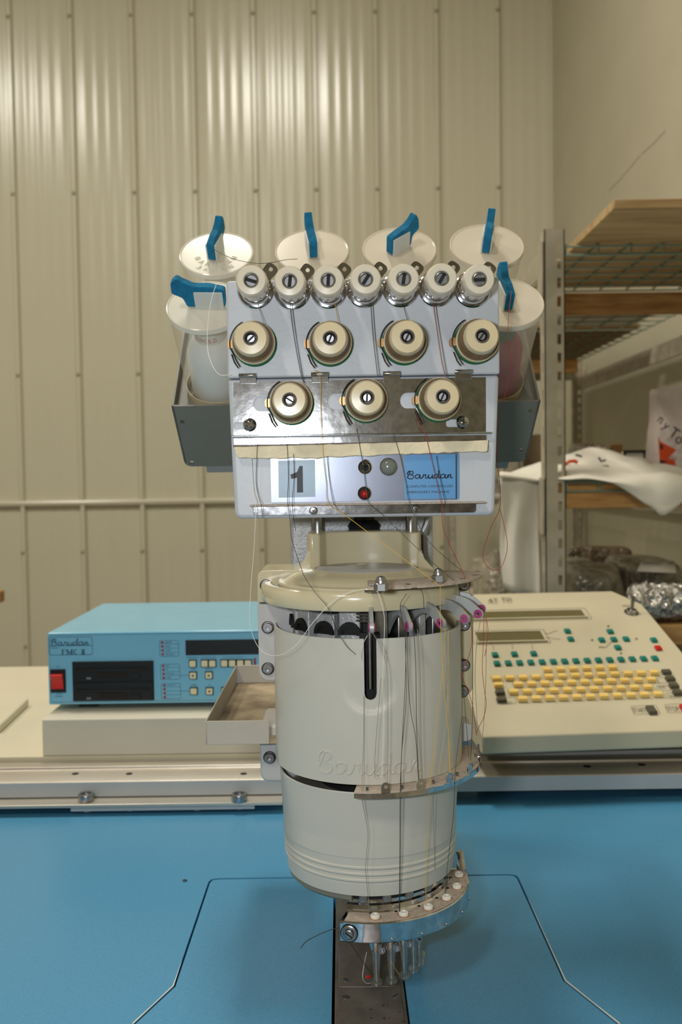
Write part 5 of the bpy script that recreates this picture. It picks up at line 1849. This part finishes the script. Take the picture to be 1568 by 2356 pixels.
MB(FT).box(bl[0] + 0.002, brp[0] - 0.002, yt - 0.012, yt - 0.010, -DEP, -0.002).build('stand_floor', MT['bracket'], bk)
for px0, px1 in ((470, 560), (1110, 1172)):
    a, b = tq2(px0, 1062), tq2(px1, 1062)
    MB(FT).box(a[0], b[0], ybm - 0.012, ybm + 0.002, -0.004, -0.002).build('lower_tab', MT['bracketl'], bk, 0.001)
MB(FT).box(bl[0] + 0.10, brp[0] - 0.10, ybm, ybm + 0.03, -0.06, -0.004).build('stand_mount', MT['bracket'], bk)

JH = 0.098
jp = [(0.0333, -0.0012), (0.0331, -0.006), (0.0290, -JH + 0.002), (0.0270, -JH), (0, -JH)]


def jar(px, py, D, ang, fl_mat, jmat, label, stand_emboss=False, fl_=1.0):
    c = P(px, py, D)
    JF = frame(c, XA, bV, aV)
    o = thing('thread_jar', label, 'jar', JF @ Vector((0, 0, -JH)), 'thread jars in the stand')
    MB(JF).lathe(jp, None, 48).build('jar_body', jmat, o)
    MB(JF).lathe([(0.0294, -JH), (0.0298, -JH + 0.0012), (0.0296, -JH + 0.010), (0.0290, -JH + 0.010), (0.0288, -JH)], None, 48, closed=True).build('base_rim', MT['knoby'], o)
    ld = MB(JF).lathe([(0, 0.0004), (0.0328, 0.0004), (0.0338, 0.0012), (0.0346, 0.0008), (0.0348, -0.004), (0.0338, -0.004), (0.0336, -0.0008), (0, -0.0008)], None, 56).build('lid', fl_mat, o)
    R_ = JF @ Matrix.Rotation(ang, 4, 'Z')
    for s_ in (-1, 1):
        MB(R_).box(-0.0125 * fl_, 0.0085, s_ * 0.0044 - 0.0008, s_ * 0.0044 + 0.0008, 0.0004, 0.0175).build('felt_clip', MT['tab'], ld, 0.0004)
    rf = frame((0, 0, 0), XA, ZA, -YA)
    mb = MB(R_ @ rf)
    pf = [(-0.0135, 0.0012), (-0.0138, 0.0155), (-0.004, 0.0178), (0.006, 0.0180), (0.0125, 0.0215), (0.0170, 0.0250), (0.0205, 0.0205), (0.0215, 0.0120), (0.0140, 0.0085), (0.0120, 0.0012)]
    pf = [(x + random.uniform(-.0006, .0006), y + random.uniform(-.0006, .0006)) for x, y in pf]
    pf = rpoly(pf, 0.0016, 3)
    pf = [(x * fl_, y * 1.22) for x, y in pf]
    mb.prism(pf, -0.0034, 0.0034)
    mb.build('blue_felt', MT['feltb'], ld, 0.0006)
    if stand_emboss:
        mb = MB()
        for s_, r_, a0, a1, hgt in (('BARUDAN', 0.021, 205, 335, 0.0052), ('JAPAN', 0.028, 235, 305, 0.0040)):
            m_ = len(s_)
            for i, ch in enumerate(s_):
                t = RD(a0 + (a1 - a0) * i / (m_ - 1))
                M = JF @ Matrix.Translation((r_ * math.cos(t), r_ * math.sin(t), 0.0006)) @ Matrix.Rotation(t + PI / 2, 4, 'Z')
                text_fit(mb, ch, -0.0019, 0.0019, 0, hgt, 0.0002, M)
        mb.build('embossed_letters', fl_mat, ld, solid=0.0006)
    return JF


def cone(JF, m, label, txt=None, core=None):
    z0 = -JH + 0.0026
    o = thing('thread_cone', label, 'thread cone', JF @ Vector((0, 0, z0)), 'thread cones inside the jars')
    MB(JF).lathe([(0, z0), (0.0235, z0), (0.0245, z0 + 0.002), (0.0235, z0 + 0.046), (0.0215, z0 + 0.052), (0.0155, z0 + 0.063), (0, z0 + 0.063)], None, 40).build('wound_thread', m, o)
    MB(JF).lathe([(0, z0 + 0.0631), (0.0148, z0 + 0.0631), (0.0138, z0 + 0.080), (0.0120, z0 + 0.082), (0.0, z0 + 0.082)], None, 32).build('cone_core', core or MT['paper'], o)
    if txt:
        mb = MB()
        for i, ch in enumerate(txt):
            t = RD(-145 + 15.5 * i)
            rr = 0.0147
            M = JF @ frame((rr * math.cos(t), rr * math.sin(t), z0 + 0.066), Vector((-math.sin(t), math.cos(t), 0)), ZA, Vector((math.cos(t), math.sin(t), 0)))
            text_fit(mb, ch, -0.0015, 0.0015, 0, 0.0042, 0.0002, M)
        mb.build('printed_name', MT['redprint'], o)


J1 = jar(498, 584, 0.865, RD(76), MT['lidc'], MT['jar'], 'thread jar with glossy embossed lid and black thread pulled from its blue felt', True)
J2 = jar(717, 578, 0.865, RD(99), MT['lid'], MT['jar'], 'thread jar standing between the glossy embossed lid and the flag-like felt')
J3 = jar(918, 574, 0.865, RD(42), MT['lid'], MT['jar'], 'thread jar whose blue felt sticks out like a flag')
J4 = jar(1119, 566, 0.865, RD(78), MT['lid'], MT['jar'], 'thread jar with folded over blue felt, nearest the slotted shelf post')
J5 = jar(474, 704, 0.805, RD(178), MT['lidc'], MT['jarc'], 'clear thread jar with white cone inside and broad blue felt', False, 1.3)
J6 = jar(1159, 696, 0.805, RD(98), MT['lid'], MT['jar'], 'thread jar with crimson cone inside and red thread over its blue felt')
cone(J5, MT['conew'], 'white thread cone with red printed core inside the clear jar', 'GUNOLD')
cone(J6, MT['coner'], 'crimson thread cone with green core inside the frosted jar', None, MT['coreg'])
cone(J1, MT['conew'], 'white thread cone in the jar with the glossy embossed lid', 'GUNOLD')
cone(J2, MT['coney'], 'gold thread cone in the jar beside the glossy lidded one')

# ================================================================== threads
def pt3(p):
    if len(p) == 3:
        return P(*p)
    return PR(p[0], p[1], p[3])


def thread(label, m, pts, r=0.00022, n=7, grp=None):
    mb = MB()
    mb.tube(crom([pt3(p) for p in pts], n), r, 5)
    return tag(mb.build('thread', MT[m], None), label, 'thread')


YT = YP - 0.007
G = 'r'
thread('short white thread curving from the clear jar felt to the panel edge', 'tw',
       [(497, 655, .775), (486, 690, .75), (478, 745, .735), (477, 800, .72), (487, 838, .70), (505, 862, .68), (532, 862, .672)])
thread('long white thread hanging below the panel and curling across the drum', 'tw',
       [(573, 1003, .674), (578, 1060, .675), (582, 1130, .672), (588, 1162, .668), (584, 1260, .67), (577, 1350, .67), (574, 1425, .67), (584, 1470, .67), (605, 1500, .668),
        (640, 1508, .66), (680, 1485, .65), (720, 1432, .645), (770, 1380, .643), (820, 1358, .642), (852, 1356, .642), (868, 1362, .642), (880, 1400, .641), (884, 1440, .641), (880, 1560, .642), (882, 1680, .643), (877, 1790, .643)])
thread('black thread strung from the glossy lidded jar to the guide knobs', 'tk',
       [(494, 574, .835), (512, 585, .80), (545, 598, .75), (590, 606, .69), (625, 604, .668), (655, 598, .668), (684, 596, .668)])
thread('dark thread from the first guide knob to its tension knob', 'tgr', [(593, 700, .674), (600, 722, .668), (608, 748, .664)])
thread('black thread running from the second guide knob over the panel to the drum slot', 'tk',
       [(666, 698, .674), (675, 770, .673), (692, 862, .672), (700, 880, .672)])
thread('black thread beside it from the second guide knob', 'tk', [(671, 698, .674), (680, 770, .673), (698, 880, .672)])
thread('yellow thread from the third guide knob to its tension knob', 'ty', [(769, 692, .674), (774, 722, .668), (779, 748, .664)])
thread('black thread hanging from the felt strip left of the number sticker', 'tk',
       [(592, 1012, .672), (590, 1060, .673), (589, 1110, .674), (594, 1140, .672), (600, 1160, .668), (604, 1192, .672)])
thread('black thread crossing the number sticker and falling to the drum slot', 'tk',
       [(657, 1005, .672), (661, 1040, .672), (663, 1100, .674), (661, 1150, .669), (666, 1190, .668), (671, 1240, .664), (690, 1300, .655), (702, 1330, .65), (730, 1370, .646), (755, 1400, .645), (775, 1450, .648), (800, 1490, .655), (832, 1515, .665)])
thread('dark thread crossing the number sticker edge', 'tk', [(675, 1045, .672), (676, 1100, .674), (672, 1150, .669), (674, 1185, .668), (680, 1220, .69)])
thread('yellow thread running from the middle tensioners to the guide plate and down the drum', 'ty',
       [(722, 852, .668), (735, 862, .670), (737, 930, .673), (740, 1000, .672), (744, 1060, .672), (750, 1110, .674), (755, 1158, .669), (800, 1190, .666), (900, 1265, .655), (1005, 1343, .648), (1012, 1352, .646),
        (1012, 1400, .648), (1016, 1500, .650), (1024, 1620, .652), (1032, 1700, .655), (1035, 1778, .658)])
thread('dark thread beside the yellow one on the lower panel', 'tk', [(752, 1050, .672), (757, 1100, .674), (765, 1150, .669), (775, 1172, .668)])
thread('dark green thread from the middle guide knob past the toggle switch to the guide plate', 'tg',
       [(852, 698, .674), (858, 780, .673), (868, 866, .672)])
thread('dark green thread twin from the middle guide knob', 'tg', [(857, 698, .674), (863, 780, .673), (873, 866, .672)])
thread('dark green thread crossing the toggle switch and slanting to the guide plate', 'tg',
       [(820, 985, .674), (826, 1020, .672), (836, 1080, .672), (844, 1140, .672), (850, 1160, .668), (880, 1185, .668), (960, 1262, .66), (1030, 1325, .66), (1045, 1335, .658)])
thread('dark thread slanting right to the edge of the guide plate', 'tg', [(905, 1000, .672), (920, 1050, .672), (933, 1110, .674), (942, 1158, .668), (975, 1230, .668), (1010, 1270, .67), (1060, 1312, .675)])
thread('dark thread from the fifth guide knob to its tension knob', 'tk', [(926, 696, .674), (932, 720, .668), (940, 745, .664)])
thread('red thread running down the panel from the sixth guide knob', 'tr', [(995, 690, .674), (1003, 750, .673), (1015, 830, .672), (1024, 868, .671)])
thread('dark thread beside the red one under the sixth guide knob', 'tk', [(1001, 695, .674), (1010, 760, .673), (1028, 868, .671)])
thread('red thread from the lowest right tensioner across the blue label to the guide plate', 'tr',
       [(961, 958, .667), (966, 980, .670), (978, 1000, .671), (990, 1050, .672), (1002, 1100, .674), (1012, 1150, .669), (1017, 1165, .668), (1018, 1210, .668), (1035, 1255, .672), (1062, 1312, .68), (1074, 1345, .68), (1084, 1372, .68)])
thread('dark thread across the blue label', 'tk', [(1003, 1048, .672), (1010, 1090, .674), (1022, 1150, .669), (1025, 1168, .668)])
thread('red thread looping in the air from the frosted jar beside the panel', 'tr',
       [(1176, 670, .775), (1170, 720, .755), (1168, 770, .745), (1173, 825, .735), (1166, 890, .73), (1150, 950, .725), (1145, 1000, .725), (1143, 1060, .725), (1149, 1110, .725), (1149, 1168, .725),
        (1130, 1210, .72), (1118, 1245, .715), (1110, 1275, .713), (1118, 1300, .712), (1135, 1312, .712), (1152, 1305, .715), (1164, 1275, .717), (1166, 1245, .718), (1158, 1205, .722), (1150, 1172, .7255)])
# threads in front of the drum
thread('white thread beside the drum slot', 'tw', [(845, 1462, .645), (835, 1480, .648), (830, 1500, .652), (832, 1520, .66)])
thread('grey thread falling from the front lever to the lower guide plate', 'tgr', [(854, 1452, .641), (876, 1490, .642), (890, 1540, .643), (892, 1620, .643), (892, 1720, .643), (890, 1800, .644)])
thread('grey thread dropping over the raised name to the front ceramic eyelet', 'tgr',
       [(876, 1560, .643), (868, 1660, .643), (862, 1740, .643), (862, 1790, .644)])
thread('grey thread in front of the lower drum to the front ceramic eyelet', 'tgr',
       [(836, 1600, .655), (836, 1700, .655), (832, 1825, .647), (840, 1880, .652), (846, 1920, .655), (842, 1970, .655), (840, 2000, .655), (843, 2030, .656), (848, 2080, .658), (850, 2110, .662)])
thread('black thread from the second lever to the second ceramic eyelet', 'tk', [(934, 1452, .648), (932, 1560, .647), (926, 1680, .646), (920, 1820, .648), (919, 1960, .655), (918, 2104, .667)])
thread('black twin thread down to the second ceramic eyelet', 'tk', [(931, 1452, .648), (934, 1600, .647), (923, 1740, .646), (922, 1822, .648), (921, 1960, .655), (919, 2104, .667)])
thread('black thread crossing from the second lever to the third loop', 'tk', [(936, 1452, .648), (938, 1560, .648), (945, 1640, .648), (956, 1700, .650), (962, 1798, .652)])
thread('black thread straight from the second lever to the third loop', 'tk', [(951, 1448, .648), (956, 1540, .648), (958, 1680, .650), (964, 1798, .652)])
thread('grey thread from the second lever to the third loop', 'tgr', [(960, 1448, .65), (966, 1560, .65), (968, 1700, .651), (972, 1798, .654)])
thread('yellow thread from the third lever to the third ceramic eyelet', 'ty', [(1024, 1450, .66), (1018, 1540, .657), (1005, 1640, .655), (996, 1740, .655), (988, 1805, .656), (984, 1900, .664), (980, 2000, .67), (979, 2084, .674)])
thread('second yellow thread from the third lever to the fourth loop', 'ty', [(1031, 1450, .66), (1030, 1560, .66), (1031, 1680, .661), (1034, 1778, .663)])
thread('grey thread from the third lever to the fourth loop', 'tgr', [(1022, 1450, .662), (1028, 1530, .66), (1022, 1640, .659), (1010, 1740, .659), (1002, 1800, .660), (996, 1840, .664), (1000, 2000, .685)])
thread('dark green thread down to the fourth ceramic eyelet', 'tg', [(1060, 1550, .68), (1062, 1640, .68), (1050, 1740, .672), (1046, 1790, .668), (1042, 1880, .675), (1030, 1980, .69), (1023, 2056, .697)])
thread('red thread from the fourth lever to the far loop', 'tr', [(1084, 1440, .68), (1083, 1490, .68), (1066, 1545, .68), (1064, 1560, .68), (1076, 1590, .685), (1088, 1630, .69), (1094, 1680, .70), (1096, 1692, .70)])
thread('red thread hanging from the fifth lever to the far loop', 'tr', [(1113, 1420, .70), (1111, 1480, .70), (1109, 1540, .70), (1114, 1590, .70), (1118, 1620, .70), (1112, 1650, .70), (1100, 1675, .70), (1095, 1692, .70)])
thread('short red thread end hanging from the fifth lever', 'tr', [(1117, 1420, .70), (1122, 1450, .70), (1118, 1490, .70), (1114, 1510, .70)])
thread('grey thread from the fifth lever to the far guide edge', 'tgr', [(1117, 1420, .702), (1118, 1500, .705), (1115, 1620, .71), (1109, 1700, .715), (1108, 1715, .715)])
thread('grey thread from the fourth lever to the fifth loop', 'tgr', [(1106, 1420, .70), (1096, 1480, .70), (1092, 1560, .70), (1096, 1640, .70), (1096, 1690, .70)])
thread('dark thread from the fourth lever to the fifth loop', 'tk', [(1086, 1442, .68), (1087, 1540, .685), (1086, 1660, .69), (1082, 1750, .695)])
thread('dark green thread behind the drum edge to the fifth loop', 'tg', [(1059, 1450, .69), (1062, 1540, .69), (1070, 1640, .69), (1078, 1745, .692)])
thread('black thread arching from the guide plate over the cap', 'tk', [(946, 1354, .645), (960, 1353, .642), (972, 1366, .642), (975, 1402, .645)])
thread('black thread bent under the guide plate to the second lever', 'tk', [(935, 1366, .645), (922, 1386, .644), (921, 1405, .645), (927, 1440, .648)])
# thread ends under the ring
thread('stiff black thread end sticking out left under the needle ring', 'tk', [(782, 2134, .655), (750, 2143, .655), (718, 2158, .655), (702, 2168, .656), (691, 2182, .656)], 0.0003)
thread('black thread slanting under the needle ring to the front presser foot', 'tk', [(806, 2170, .662), (825, 2200, .67), (845, 2228, .68), (858, 2244, .69)])
thread('white thread looping beside the front presser foot', 'tw', [(843, 2190, .685), (836, 2225, .682), (834, 2250, .68), (842, 2262, .685), (852, 2262, .69)])
thread('yellow thread at the third presser foot', 'ty', [(900, 2212, .69), (908, 2228, .695), (918, 2242, .70)])
